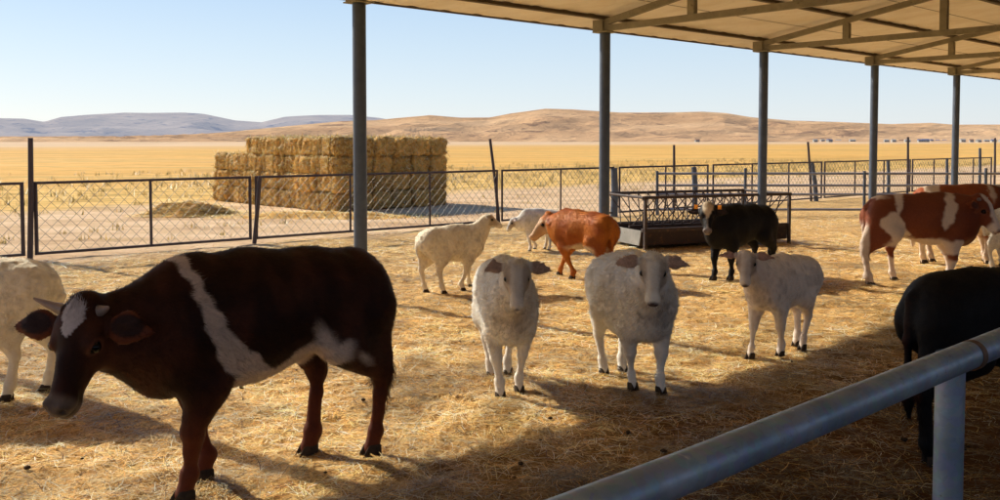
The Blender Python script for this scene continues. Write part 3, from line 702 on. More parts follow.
# ------------------------------------------------------------------ light
SUNAZ = math.atan2(-3.33, 2.37); SUNEL = R(32.8)
w = bpy.data.worlds.new('World'); scene.world = w; w.use_nodes = True; nt = w.node_tree
sky = N(nt, 'ShaderNodeTexSky'); sky.sky_type = 'NISHITA'; sky.sun_disc = False
sky.sun_elevation = SUNEL; sky.sun_rotation = SUNAZ; sky.altitude = 900; sky.air_density = 1.0; sky.dust_density = .8; sky.ozone_density = 1.0
geo = N(nt, 'ShaderNodeNewGeometry'); sep = N(nt, 'ShaderNodeSeparateXYZ'); tc = N(nt, 'ShaderNodeTexCoord'); nt.links.new(tc.outputs['Generated'], sep.inputs[0])
gr = ramp(nt, sep.outputs[2], [(.0, (7.2,7.6,8.0)), (.10, (5.6,6.8,8.0)), (.22, (3.6,5.5,8.0)), (.45, (1.2,2.3,4.8))])
mx = mixc(nt, .75, sky.outputs[0], gr)
dt = N(nt, 'ShaderNodeVectorMath', operation='DOT_PRODUCT'); nt.links.new(tc.outputs['Generated'], dt.inputs[0]); dt.inputs[1].default_value = (-.45, .89, 0)
mx = mixc(nt, 1., mx, ramp(nt, mapr(nt, dt.outputs['Value'], -.7, .7), [(0, (.50,.50,.53)), (1, (1,1,1))]), 'MULTIPLY')
# sky glow added to boost the sun (outside the frame, up to the left)
SD = (math.sin(SUNAZ)*math.cos(SUNEL), math.cos(SUNAZ)*math.cos(SUNEL), math.sin(SUNEL))
d2 = N(nt, 'ShaderNodeVectorMath', operation='DOT_PRODUCT'); nt.links.new(tc.outputs['Generated'], d2.inputs[0]); d2.inputs[1].default_value = SD
au = mathn(nt, 'MULTIPLY', mathn(nt, 'POWER', mathn(nt, 'MAXIMUM', d2.outputs['Value'], 0.), 320.), 720.)
vm = N(nt, 'ShaderNodeVectorMath', operation='SCALE'); vm.inputs[0].default_value = (1, .90, .72); nt.links.new(au, vm.inputs['Scale'])
va = N(nt, 'ShaderNodeVectorMath', operation='ADD'); nt.links.new(mx, va.inputs[0]); nt.links.new(vm.outputs[0], va.inputs[1]); mx = va.outputs[0]
nt.links.new(mx, nt.nodes['Background'].inputs[0]); nt.nodes['Background'].inputs[1].default_value = .12
ld = bpy.data.lights.new('sun', 'SUN'); ld.energy = 5; ld.angle = R(.55); ld.color = (1, .92, .76)
lo = bpy.data.objects.new('sun', ld); COL.objects.link(lo)
sd = Vector((math.sin(SUNAZ)*math.cos(SUNEL), math.cos(SUNAZ)*math.cos(SUNEL), math.sin(SUNEL)))
lo.rotation_euler = sd.to_track_quat('Z', 'Y').to_euler(); lo.location = (0, 0, 30)
scene.view_settings.view_transform = 'Standard'; scene.view_settings.look = 'None'; scene.view_settings.exposure = 0

# ------------------------------------------------------------------ shed frame lines
U = np.array([1000, 900.])/math.hypot(1000, 900)         # along the shed, to the right and away
W_ = np.array([U[1], -U[0]])                              # into the shed
P0 = G(361, 300)[:2]
def PS(a, t, z=0.): p = P0+U*a+W_*t; return np.array([p[0], p[1], z])
SP = np.linalg.norm(G(603, 266)[:2]-P0)
def inpen(x, y): # signed distance inside the mesh fence
    F0 = np.array([-5.87, 11.4]); return (np.stack([x, y], -1)-F0)@W_

# ------------------------------------------------------------------ ground
def ground_h(x, y):
    p = np.stack([x, y, np.zeros_like(x)], -1); near = np.exp(-np.maximum(np.hypot(x, y)-14, 0)/14)
    pen = sstep(-.6, .5, inpen(x, y))
    hgt = (fbm(p, .7, 3, 1)*.03+fbm(p, 4.5, 3, 5)*.018+fbm(p, 13, 2, 9)*.016)*near
    return hgt*(.35+.65*pen)-.012
ts = np.linspace(-1, 1, 900)
def warp(t, a, lim): return np.sign(t)*((np.sinh(np.abs(t)**1.5*14)/math.sinh(14))*lim+13*np.abs(t))
gx = warp(ts, 9.2, 9000); gy = 6+warp(ts, 9.2, 9000)
X, Y = np.meshgrid(gx, gy, indexing='ij'); Zg = ground_h(X, Y)
idx = np.arange(900*900).reshape(900, 900)
Fq = np.stack([idx[:-1,:-1], idx[1:,:-1], idx[1:,1:], idx[:-1,1:]], -1).reshape(-1, 4)
def groundmat():
    m, nt, b = newmat('steppe_ground'); co = N(nt, 'ShaderNodeTexCoord').outputs['Object']
    sx = N(nt, 'ShaderNodeSeparateXYZ'); nt.links.new(co, sx.inputs[0]); x, y = sx.outputs[0], sx.outputs[1]
    F0 = (-5.87, 11.4)
    d = mathn(nt, 'ADD', mathn(nt, 'MULTIPLY', mathn(nt, 'SUBTRACT', x, F0[0]), float(-W_[0])), mathn(nt, 'MULTIPLY', mathn(nt, 'SUBTRACT', y, F0[1]), float(-W_[1])))   # distance beyond the fence
    nl = noise(nt, co, .25, 5, .6); dj = mathn(nt, 'ADD', d, mathn(nt, 'MULTIPLY', mathn(nt, 'SUBTRACT', nl, .5), 5.))
    # straw
    n1 = noise(nt, co, 1.1, 6, .65); n2 = noise(nt, co, 7, 6, .7); n3 = noise(nt, co, 34, 5, .75, 1.2); n4 = noise(nt, co, 120, 3, .7)
    straw = ramp(nt, n2, [(.3, (.55,.26,.06)), (.5, (.92,.56,.19)), (.7, (1.,.78,.38))])
    nb_ = noise(nt, co, 3.2, 4, .6)
    straw = mixc(nt, mapr(nt, nb_, .42, .60, .6, 0), straw, mixc(nt, .35, straw, (.30,.15,.05)))
    straw = mixc(nt, mapr(nt, n3, .38, .60), mixc(nt, .78, straw, (.15,.05,.01)), straw)
    straw = mixc(nt, mapr(nt, n4, .45, .7, 0, .5), straw, (.98,.80,.48))
    straw = mixc(nt, mapr(nt, n1, .58, .72, 0, .6), straw, (.30,.17,.08))
    # shade under the roof, deepened in the straw colour itself
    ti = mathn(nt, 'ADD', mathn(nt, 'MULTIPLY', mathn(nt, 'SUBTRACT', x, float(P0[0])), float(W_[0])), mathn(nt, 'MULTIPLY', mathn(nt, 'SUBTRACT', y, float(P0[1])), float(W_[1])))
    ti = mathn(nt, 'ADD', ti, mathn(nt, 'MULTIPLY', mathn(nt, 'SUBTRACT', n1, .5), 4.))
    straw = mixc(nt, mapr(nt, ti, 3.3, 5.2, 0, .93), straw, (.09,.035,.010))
    # dirt beyond the fence
    g1 = noise(nt, scaled(nt, co, (.5, 1.3, 1)), .8, 7, .68); g2 = noise(nt, co, 5, 6, .75)
    dirt = ramp(nt, g1, [(.3, (.44,.26,.13)), (.5, (.68,.46,.27)), (.7, (.84,.62,.40))])
    dirt = mixc(nt, mapr(nt, g2, .56, .70, 0, .75), dirt, (.20,.13,.08))
    dirt = mixc(nt, mapr(nt, noise(nt, co, 1.6, 5, .7), .56, .68, 0, .8), dirt, (.50,.34,.14))
    # grass and field
    f1 = noise(nt, scaled(nt, co, (.12, .5, 1)), .35, 7, .65); f2 = noise(nt, scaled(nt, co, (.4, 1, 1)), 1.5, 5, .7)
    grass = ramp(nt, f2, [(.35, (.36,.23,.06)), (.5, (.72,.44,.13)), (.68, (.90,.60,.23))])
    field = ramp(nt, f1, [(.3, (.50,.26,.06)), (.5, (.80,.45,.12)), (.7, (.95,.61,.22))])
    field = mixc(nt, mapr(nt, f2, .35, .6, .45, 0), field, (.36,.22,.07))
    fa = noise(nt, scaled(nt, co, (.02, .06, 1)), .6, 6, .6)
    fb_ = noise(nt, scaled(nt, co, (.05, .22, 1)), .8, 7, .7); field = mixc(nt, mapr(nt, fb_, .50, .66, 0, .7), field, (.42,.27,.08)); field = mixc(nt, mapr(nt, fb_, .42, .30, 0, .6), field, (.90,.66,.38))
    far = ramp(nt, fa, [(.3, (.50,.33,.19)), (.5, (.66,.46,.28)), (.7, (.78,.57,.36))])
    field = mixc(nt, mapr(nt, fa, .5, .62, 0, .45), field, (.48,.30,.10))
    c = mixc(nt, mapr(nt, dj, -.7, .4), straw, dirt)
    c = mixc(nt, mapr(nt, dj, 8, 11.), c, grass)
    c = mixc(nt, mapr(nt, d, 15, 24), c, field)
    c = mixc(nt, mapr(nt, d, 120, 330), c, far)
    nt.links.new(c, b.inputs['Base Color']); b.inputs['Roughness'].default_value = .95; b.inputs['Specular IOR Level'].default_value = .1
    hsum = mathn(nt, 'ADD', mathn(nt, 'MULTIPLY', n3, .7), mathn(nt, 'ADD', mathn(nt, 'MULTIPLY', n2, 1.2), mathn(nt, 'MULTIPLY', n4, .35)))
    hh = mathn(nt, 'MULTIPLY', hsum, mapr(nt, d, 60, 20))
    bump(nt, b, hh, .6, .02)
    return m
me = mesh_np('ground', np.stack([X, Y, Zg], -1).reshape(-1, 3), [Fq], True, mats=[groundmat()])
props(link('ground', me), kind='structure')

# ------------------------------------------------------------------ straw strands
def strands(n, pos, L, wd, base, seed, up=.25, tone=None, seg=3):
    g = np.random.default_rng(seed)
    a = g.random(n)*2*np.pi; el = np.abs(g.normal(0, up, n)); el = np.minimum(el, 1.1)
    D = np.stack([np.cos(a)*np.cos(el), np.sin(a)*np.cos(el), np.sin(el)], -1)
    S = np.stack([-np.sin(a), np.cos(a), g.normal(0, .18, n)], -1); S /= np.linalg.norm(S, axis=1)[:, None]
    bend = g.normal(0, .35, n)[:, None]*np.stack([-np.sin(a), np.cos(a), 0*a], -1)+np.array([0, 0, -1])*el[:, None]*.8
    rings = []
    for k in range(seg+1):
        t = k/seg; c = pos+D*(t-.3)*L[:, None]+bend*(t*t)*L[:, None]*.6
        c[:, 2] = np.maximum(c[:, 2], pos[:, 2]-.004)
        w = (wd*(1-.55*t))[:, None]; rings += [c-S*w/2, c+S*w/2]
    V = np.stack(rings, 1).reshape(-1, 3); m = 2*(seg+1); b = np.arange(n)*m
    F = np.concatenate([np.stack([b+2*k, b+2*k+1, b+2*k+3, b+2*k+2], 1) for k in range(seg)])
    C = np.repeat(base, m, axis=0); return V, F, C
def straw_cols(n, g, dark=None):
    pal = np.array([(1.,.76,.36), (1.,.64,.22), (.88,.46,.11), (1.0,.96,.74), (.50,.22,.045), (.13,.05,.012)])
    c = pal[g.choice(6, n, p=[.26,.22,.15,.19,.10,.08])]*(.95+.35*g.random(n))[:, None]
    if dark is not None: c = c*np.clip(1-.80*dark[:, None], .05, 1)*np.where(dark > .2, 1., 1.)[:, None]
    return np.clip(c, 0, 1)
def straw_field(n, y0, y1, seed, lmin, lmax, wd, exp=1.0):
    g = np.random.default_rng(seed)
    y = y0*(y1/y0)**(g.random(n)**exp); x = (g.random(n)*2-1)*(.64*y+1.0)
    ok = inpen(x, y) > -.3+.5*g.normal(0, .4, n); x, y = x[ok], y[ok]
    # clumping
    p = np.stack([x, y, 0*x], -1); cl = fbm(p, 2.2, 3, 77)
    ok = g.random(len(x)) < .45+.9*np.clip(cl+.25, 0, 1); x, y = x[ok], y[ok]; n = len(x)
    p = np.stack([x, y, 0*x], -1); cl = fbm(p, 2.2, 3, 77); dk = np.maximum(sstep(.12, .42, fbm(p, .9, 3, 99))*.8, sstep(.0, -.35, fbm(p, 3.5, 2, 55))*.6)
    tt = (x-P0[0])*W_[0]+(y-P0[1])*W_[1]+1.3*cl; dk = np.maximum(dk, sstep(3.4, 5.4, tt)*np.where(g.random(n) < .17, 0., 1.08)*(.8+.35*g.random(n)))  # strands under the roof darkened in colour as shade, a few left bright
    z = ground_h(x, y)+.004+np.clip(cl+.1, 0, 1)*.045*g.random(n)
    L = lmin+(lmax-lmin)*g.random(n)**2.2; sc = np.clip(y/6, .9, 1.6)
    return strands(n, np.stack([x, y, z], -1), L*sc**.5, wd*sc*(.6+.8*g.random(n)), straw_cols(n, g, dk), seed, .17)
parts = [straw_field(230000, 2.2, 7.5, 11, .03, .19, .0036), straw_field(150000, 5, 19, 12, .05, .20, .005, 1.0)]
def join(parts, name, mat, smooth=False):
    V = []; F = []; C = []; n = 0
    for v, f, c in parts: V.append(v); F.append(f+n); C.append(c); n += len(v)
    return mesh_np(name, np.concatenate(V), F, smooth, np.concatenate(C), [mat])
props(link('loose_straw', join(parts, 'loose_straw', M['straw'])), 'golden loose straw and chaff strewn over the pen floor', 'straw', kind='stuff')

g = np.random.default_rng(21); q = MB(); n = 0
while n < 160:
    y = 2.6*(17/2.6)**g.random(); x = (g.random()*2-1)*.6*y
    if inpen(np.array([x]), np.array([y]))[0] < .3 or fbm(np.array([[x, y, 0.]]), .8, 2, 31)[0] < -.05: continue
    rr_ = .005+.010*g.random()**2; z = float(ground_h(np.array([x]), np.array([y]))[0]); V0 = len(q.v)
    uvs(q, (0, 0, 0), 1.0, 8, 6); sc_ = rr_*(.8+.5*g.random(3)); sc_[2] *= .6
    q.v[V0:] = [(x+v[0]*sc_[0]*(1+.3*g.random()), y+v[1]*sc_[1]*(1+.3*g.random()), z+.012+v[2]*sc_[2]) for v in q.v[V0:]]
    n += 1
props(q.build('dung_clods', plain('dry_dung', (.035,.02,.012), .95, .1, (.09,.055,.03), 60), None, True), 'small dark clods of dung scattered in the straw', 'dung', kind='stuff')

# dry grass beyond the fence
def tufts(n, seed):
    g = np.random.default_rng(seed)
    d = 1.5+34*g.random(n)**.85; a = -12+75*g.random(n)
    F0 = np.array([-5.87, 11.4]); p = F0-np.outer(d, W_)+np.outer(a, U); q = np.stack([p[:,0], p[:,1], 0*d], -1)
    k = fbm(q*np.array([.6, 1.2, 1]), .35, 3, 5); keep = g.random(n) < np.where(d < 9, .05+.45*(k > .25), .22+.5*(k > .05))*np.clip((34-d)/14, 0, 1); keep &= (np.abs(p[:,0])/p[:,1] < .72)
    q = q[keep]; d = d[keep]; n = len(q); m = 9
    P = np.repeat(q, m, axis=0); P[:, :2] += g.normal(0, .07, (n*m, 2)); N_ = n*m; dd = np.repeat(d, m)
    h_ = (.05+.13*g.random(N_))*np.where(dd < 9, .7, 1.35); az = g.random(N_)*6.28; ln = g.normal(0, .35, N_)
    S = np.stack([np.cos(az), np.sin(az), 0*az], -1); wd = .016+.012*g.random(N_); tip = P+np.stack([np.cos(az+1)*ln*h_, np.sin(az+1)*ln*h_, h_], -1)
    V = np.stack([P-S*wd[:,None]/2, P+S*wd[:,None]/2, tip], 1).reshape(-1, 3); b = np.arange(N_)*3
    pal = np.array([(.86,.54,.16), (.95,.66,.24), (.48,.34,.09), (.72,.46,.13), (.36,.27,.08)])
    C = pal[g.choice(5, N_, p=[.3,.25,.15,.2,.1])]*(.8+.4*g.random(N_))[:,None]
    return V, np.stack([b, b+1, b+2], 1), np.repeat(C, 3, axis=0)
props(link('dry_grass', join([tufts(9000, 3)], 'dry_grass', M['straw'])), 'tufts of dry yellow steppe grass beyond the pen fence', 'grass', kind='stuff')

# ------------------------------------------------------------------ hills
def hills(name, prof, r0, r1, rows, base, seed, mat, amp, x0=-900, x1=1900, nc=900, back=1.6, ridged=.5):
    px = np.linspace(x0, x1, nc); pr = np.array(prof, float)
    rr = np.concatenate([np.linspace(r0, r1, rows), np.linspace(r1, r1*back, rows//3)[1:]])
    PX, RR = np.meshgrid(px, rr, indexing='ij'); az = np.arctan((PX-500)/FPX)
    X = np.sin(az)*RR; Y = np.cos(az)*RR
    yp = np.interp(PX, pr[:,0], pr[:,1]); Hh = (141-yp)*Y/FPX*1.0+CAMZ
    t = np.clip((RR-r0)/(r1-r0), 0, 1); k = t*t*(3-2*t)*.75+.25*t**3
    bk = np.clip(1-(RR-r1)/(r1*(back-1)), 0, 1)
    p = np.stack([X, Y, 0*X], -1)/r1
    nz = fbm(p, 7, 5, seed)
    rg = 1-np.abs(fbm(p, 9, 4, seed+9))*2
    Z = Hh*k*bk*(1+.10*nz*(1-.6*np.exp(-((t-1)/.15)**2)))+Hh.max()*.13*(rg-.6)*ridged*np.sin(np.pi*np.clip(t, 0, 1))*2.3-3*(1-k)
    n, mm = X.shape; ii = np.arange(n*mm).reshape(n, mm)
    F = np.stack([ii[:-1,:-1], ii[1:,:-1], ii[1:,1:], ii[:-1,1:]], -1).reshape(-1, 4)[:, ::-1]
    me = mesh_np(name, np.stack([X, Y, Z], -1).reshape(-1, 3), [F], True, mats=[mat]); props(link(name, me), kind='structure')
def hillmat(name, a, b_, c, sc, dark, haze):
    m, nt, b = newmat(name); co = N(nt, 'ShaderNodeTexCoord').outputs['Object']
    f = noise(nt, scaled(nt, co, (sc, sc*1.3, sc*6)), 1, 8, .62); g = noise(nt, scaled(nt, co, (sc*4, sc*4, sc*4)), 1, 7, .7)
    col = ramp(nt, f, [(.3, a), (.5, b_), (.7, c)]); col = mixc(nt, mapr(nt, g, .55, .64, 0, .8), col, dark)
    h_ = noise(nt, scaled(nt, co, (sc*.9, sc*2.4, sc*.5)), 1, 5, .6, 1.5)
    col = mixc(nt, mapr(nt, mathn(nt, 'ABSOLUTE', mathn(nt, 'SUBTRACT', h_, .5)), .012, .0, 0, .5), col, dark)
    nt.links.new(col, b.inputs['Base Color']); b.inputs['Roughness'].default_value = 1; b.inputs['Specular IOR Level'].default_value = 0
    bump(nt, b, g, 1.0, 25)
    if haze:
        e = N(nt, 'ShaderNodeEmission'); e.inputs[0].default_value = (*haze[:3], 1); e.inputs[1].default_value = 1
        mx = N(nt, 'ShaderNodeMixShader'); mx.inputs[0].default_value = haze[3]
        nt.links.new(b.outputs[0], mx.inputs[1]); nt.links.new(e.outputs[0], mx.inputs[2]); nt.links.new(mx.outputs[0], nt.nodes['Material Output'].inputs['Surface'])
    return m
tan_prof = [(-900,137),(-300,139.5),(0,139),(120,138),(170,136),(230,132),(300,125),(340,121),(375,120),(430,114.5),(460,117),(490,117),(510,113),(545,108.5),(575,109.5),(620,112.5),(670,112.5),(702,111.5),(725,113),(750,117),(790,120.5),(840,122),(890,124),(930,122.5),(955,124.5),(1000,124.5),(1200,122),(1900,128)]
blue_prof = [(-900,126),(-300,118),(-100,121),(0,118.5),(25,119),(45,122),(62,117),(85,115),(110,113.5),(125,112.5),(150,112.5),(185,112),(205,113.5),(235,120),(262,122),(285,116.5),(320,115),(350,115),(380,118),(410,124),(500,128),(1000,132),(1900,130)]
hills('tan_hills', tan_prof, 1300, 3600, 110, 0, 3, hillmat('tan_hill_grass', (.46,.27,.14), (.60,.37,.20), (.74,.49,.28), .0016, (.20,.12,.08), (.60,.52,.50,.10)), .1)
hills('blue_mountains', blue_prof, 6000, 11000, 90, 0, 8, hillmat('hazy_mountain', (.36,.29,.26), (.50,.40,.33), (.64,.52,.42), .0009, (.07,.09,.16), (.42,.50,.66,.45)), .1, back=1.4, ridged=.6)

# ------------------------------------------------------------------ cattle shed
shed = empty('cattle_shed', PS(0, 0), 'open sided cattle shed with cream sheet roof, steel trusses and blue grey posts', 'shed')
shed_o = PS(0, 0)
def rel(m): m.v = [tuple(np.array(v)-shed_o) for v in m.v]; return m
ZP = 2.90; RIDGE = 5.2; SL = .165; TW = 10.4
def ztop(t): return ZP+.10+SL*(t if t < RIDGE else 2*RIDGE-t)
U3 = np.array([U[0], U[1], 0]); W3 = np.array([W_[0], W_[1], 0])
for k in range(-2, 9):
    for t0 in (0, TW):
        if t0 and k < -1: continue
        q = MB(); q.tube([PS(k*SP, t0, -.05), PS(k*SP, t0, ZP-.03)], .066, 20); rel(q).build('post', M['post'], shed, True)
        q = MB(); q.box(PS(k*SP, t0, ZP-.02), (.22, .22, .012), (U3, W3, (0,0,1)))
        q.box(PS(k*SP-.045, t0-.08*(1 if t0 == 0 else -1), ZP+.06), (.012, .16, .15), (U3, W3, (0,0,1)))
        q.box(PS(k*SP+.045, t0-.08*(1 if t0 == 0 else -1), ZP+.06), (.012, .16, .15), (U3, W3, (0,0,1)))
        rel(q).build('bracket', M['truss'], shed)
    q = MB(); q.bar(PS(k*SP, -.02, ZP+.03), PS(k*SP, TW+.02, ZP+.03), .05, .075); rel(q).build('bottom_chord', M['truss'], shed)
    for a, b_ in ((.0, RIDGE), (TW, RIDGE)):
        q = MB(); q.bar(PS(k*SP, a, ztop(a)+.0), PS(k*SP, b_, ztop(b_)+.0), .052, .075); rel(q).build('top_chord', M['truss'], shed)
    for t in (1.29, 2.59, 3.9, 5.2, 6.5, 7.8, 9.1):
        q = MB(); c = PS(k*SP, t); z0, z1 = ZP+.068, ztop(t)-.038
        q.box((c[0], c[1], (z0+z1)/2), (.09, .07, z1-z0), (W3, U3, (0,0,1))); rel(q).build('strut', M['truss'], shed)
a0, a1 = -2.15*SP, 8.2*SP
for t in (-.02, 1.29, 2.59, 3.9, 5.14, 5.3, 6.5, 7.8, 9.1, 10.4):
    q = MB(); z = ztop(t)+.04+.035
    q.bar(PS(a0+.05, t, z), PS(a1-.05, t, z), .05, .07)
    q.bar(PS(a0+.05, t+.03, z-.032), PS(a1-.05, t+.03, z-.032), .03, .006); rel(q).build('purlin', M['purlin'], shed)
# corrugated sheet
def sheet():
    V = []; F = []; na = int((a1-a0)/.0575); prof = [0, 0, 0, 0, 0, 0, .008, .008]
    tl = [(-.50, ztop(-.50)), (RIDGE, ztop(RIDGE)), (TW+.5, ztop(TW+.5))]
    for i in range(na+1):
        a = a0+(a1-a0)*i/na; dz = prof[i % 8]
        for t, z in tl: V.append(PS(a, t, z+.078+dz)-shed_o)
        for t, z in tl: V.append(PS(a, t, z+.086+dz)-shed_o)
    for i in range(na):
        b = i*6
        for j in (0, 1): F.append((b+j, b+j+6, b+j+7, b+j+1)); F.append((b+3+j, b+4+j, b+10+j, b+9+j))
        F.append((b, b+3, b+9, b+6)); F.append((b+2, b+8, b+11, b+5))
    return V, F
q = MB(); V_, F_ = sheet(); q.add(V_, F_); q.build('roof_sheet', M['sheet'], shed)
q = MB(); q.bar(PS(a0, -.515, ztop(-.5)+.085), PS(a1, -.515, ztop(-.5)+.085), .012, .05); rel(q).build('eave_trim', M['purlin'], shed)
# the joint lines of the sheets
q = MB()
for t in (.65, 1.95, 3.25, 4.5): q.bar(PS(a0, t, ztop(t)+.076), PS(a1, t, ztop(t)+.076), .012, .003)
rel(q).build('sheet_seam', M['purlin'], shed)

# ------------------------------------------------------------------ galvanised rail in front
ra = np.array([.295, 1.326]); rb = np.array([.963, 1.905]); rd = (rb-ra)/np.linalg.norm(rb-ra); ZR = 1.075
rl = empty('pipe_rail', (rb[0], rb[1], 0), 'galvanised pipe rail with strapped post in the foreground', 'railing')
ro = np.array([rb[0], rb[1], 0])
def rp(t, z=0, o=0): p = rb+rd*t+np.array([rd[1], -rd[0]])*(-o); return np.array([p[0], p[1], z])-ro
q = MB(); q.tube([rp(-2.9, ZR-.02), rp(-.9, ZR-.012), rp(-.3, ZR-.003), rp(1.2, ZR+.02), rp(2.6, ZR+.03)], .0305, 40); q.build('rail', M['galv'], rl, True)
for t in (-.0, 2.4, -2.6):
    q = MB(); n_ = 32; rr_ = .031; V_ = []; zt = ZR+.004 if t == 0 else ZR-.02
    q.tube([rp(t+.088, -.05, .036), rp(t+.088, zt, .036)], rr_, 32, False)
    q.tube([rp(t+.088, -.05, .036), rp(t+.088, zt, .036)], rr_-.004, 32, False)
    q.build('post', M['galv'], rl, True)
    for zz in (.0,):
        q = MB(); c = rp(t+.105, ZR+.001); R3 = np.array([rd[0], rd[1], 0]); Pp = np.array([rd[1], -rd[0], 0])*-1
        V_ = []; ns = 40
        for s_, r_ in ((-.011, .0295), (-.011, .033), (.011, .033), (.011, .0295)):
            for k in range(ns):
                a = 2*math.pi*k/ns; V_.append(c+R3*s_+(Pp*math.cos(a)+np.array([0,0,1])*math.sin(a))*r_)
        F_ = [(j*ns+k, j*ns+(k+1) % ns, ((j+1) % 4)*ns+(k+1) % ns, ((j+1) % 4)*ns+k) for j in range(4) for k in range(ns)]
        q.add(V_, F_); q.build('strap', M['rail_strap'], rl, True)

# ------------------------------------------------------------------ mesh fence
FA = G(37, 259)[:2]; FB = np.array([-3.54, 13.4]); FC = np.array([0., 16.7]); fdir = (FC-FA)/np.linalg.norm(FC-FA)
def fp(s, z=0.): p = FA+fdir*s; return np.array([p[0], p[1], z])
sB = np.linalg.norm(FB-FA); sC = np.linalg.norm(FC-FA)
def panel(s0, s1, ts, label, zb=.07, zt=1.0, p=None, leave=0):
    o = fp(s0); f3 = np.array([fdir[0], fdir[1], 0]); r = empty('mesh_fence', o, label, 'fence', 'wire mesh fence panels around the pen')
    q = MB(); L = s1-s0; f = lambda a, z: f3*a+np.array([0, 0, z])
    for A_, B_ in (((0, zt), (L, zt)), ((0, zb), (L, zb))): q.bar(f(*A_), f(*B_), .035)
    for a in (0., L): q.bar(f(a, zb-.017), f(a, zt+.017), .036)
    q.build('frame', M['fence'], r)
    for t in ts:
        q = MB(); q.bar(f(t*L, zb+.018), f(t*L, zt-.018), .03); q.build('upright', M['fence'], r)
    q = MB(); H_ = zt-zb-.03; sp_ = .155; z0 = zb+.015; nrm = np.array([fdir[1], -fdir[0], 0])
    for sg in (1, -1):
        k = -H_
        while k < L+H_:
            a0_, a1_ = k, k+sg*H_*.95; zz0, zz1 = z0, z0+H_
            lo_, hi_ = .018, L-.018
            pa, pb = [a0_, zz0], [a1_, zz1]
            def clipx(pa, pb):
                for _ in range(2):
                    for P_, Q_ in ((pa, pb), (pb, pa)):
                        for lim, cmp in ((lo_, -1), (hi_, 1)):
                            if (P_[0]-lim)*cmp > 0:
                                if (Q_[0]-lim)*cmp >= 0: return None
                                t = (lim-P_[0])/(Q_[0]-P_[0]); P_[1] = P_[1]+t*(Q_[1]-P_[1]); P_[0] = lim
                return pa, pb
            c = clipx(pa, pb)
            if c: q.bar(f(*c[0])+nrm*.003*sg, f(*c[1])+nrm*.003*sg, .004, .004)
            k += sp_
    q.build('wire_mesh', M['wire'], r)
panel(-3.3, -.16, (.5,), 'wire mesh fence panel cut off by the left edge')
panel(.0, sB-.07, (.5,), 'wire mesh fence panel left of the hay stack, before the loose hay')
panel(sB+.03, sC-.07, (.345, .68), 'wire mesh fence panel in front of the hay stack')
panel(sC+.05, sC+3.02, (.5,), 'wire mesh fence panel right of the leaning thin pole')
panel(sC+3.2, sC+6.1, (.5,), 'wire mesh fence panel behind the feed trough')
panel(sC+6.3, sC+10.8, (.33,.67), 'wire mesh fence panel just right of the panel behind the feed trough')
panel(sC+10.95, sC+15.5, (.33,.67), 'wire mesh fence panel behind the patched cow')
panel(sC+15.65, sC+21, (.25,.5,.75), 'wire mesh fence panel furthest right, farthest along the fence')
PG = 'posts standing along the fence'
def pole(p0, p1, r, label, mat='fence', cat='post', name='fence_post', n=10):
    o = np.array([p0[0], p0[1], 0]); q = MB(); d = np.array(p1)-np.array(p0)
    q.tube([np.array((0,0,-.1)), d*.5+np.array((r*.3, 0, 0)), d], [r*1.05, r, r*.9], n)
    ob = q.build(name, M[mat], None, True, loc=o); props(ob, label, cat, PG); return ob
def polepx(pxb, pxt, pyt, s, r, label, mat='fence', off=.0):
    # at fence distance s, find top height from the pixel row
    a = FA+fdir*s; t = AT(pxt, pyt, a[1]); pole((a[0], a[1], 0), (t[0], t[1], t[2]), r, label, mat)
def s_at(px):
    k = (px-500)/FPX; return (k*FA[1]-FA[0])/(fdir[0]-k*fdir[1])
polepx(31, 30.5, 138, -.085, .035, 'tall dark steel post between two mesh panels at the far left')
polepx(260, 260, 176, sB-.02, .032, 'short dark post between mesh panels at the left end of the stack')
polepx(499, 490, 139, sC-.01, .028, 'tall thin leaning pole behind the cream lamb')
polepx(614, 614, 168, s_at(614), .075, 'thick blue grey gate post beside the roof post', 'post')
polepx(674, 674, 145, s_at(674), .030, 'thin upright pole behind the trough')
polepx(695, 694, 167, s_at(695), .065, 'thick dark post behind the trough', 'post')
polepx(813, 808, 142, s_at(812), .032, 'thin pole leaning left between the third and fourth roof posts')
polepx(814, 812, 163, s_at(817), .06, 'thick dark leaning post at the foot of the thin leaning pole', 'post')
polepx(888, 888, 160, s_at(889), .05, 'thick dark post above the back of the red and white cow', 'post')
polepx(908, 908, 137, s_at(908), .035, 'thin tall pole left of the last roof post')
polepx(947, 947, 158, s_at(947), .045, 'dark post just left of the last roof post', 'post')
polepx(980, 980, 148, s_at(980), .045, 'dark post above the head of the patched cow', 'post')
polepx(995, 995, 138, s_at(995), .035, 'thin tall pole at the right edge')

# ------------------------------------------------------------------ tubular rail fence
YR = 19.0
rf = empty('rail_fence', (3.35, YR, 0), 'grey tubular rail fence with four rails behind the black calf', 'fence')
def RP(px): return (px-500)/FPX*YR-3.35
xs = [RP(p) for p in (657, 745, 864)]; x_end = RP(1080)
for z in (.86, .61, .42, .10):
    q = MB(); q.tube([(RP(657), 0, z), (x_end, 0, z)], .026, 10); q.build('rail', M['fencegrey'], rf, True)
for i, p in enumerate((657, 745, 864, 985, 1080)):
    q = MB(); q.tube([(RP(p), -.05, -.05), (RP(p), -.05, .92+.06*(i % 2))], .030, 12); q.build('post', M['post'], rf, True)

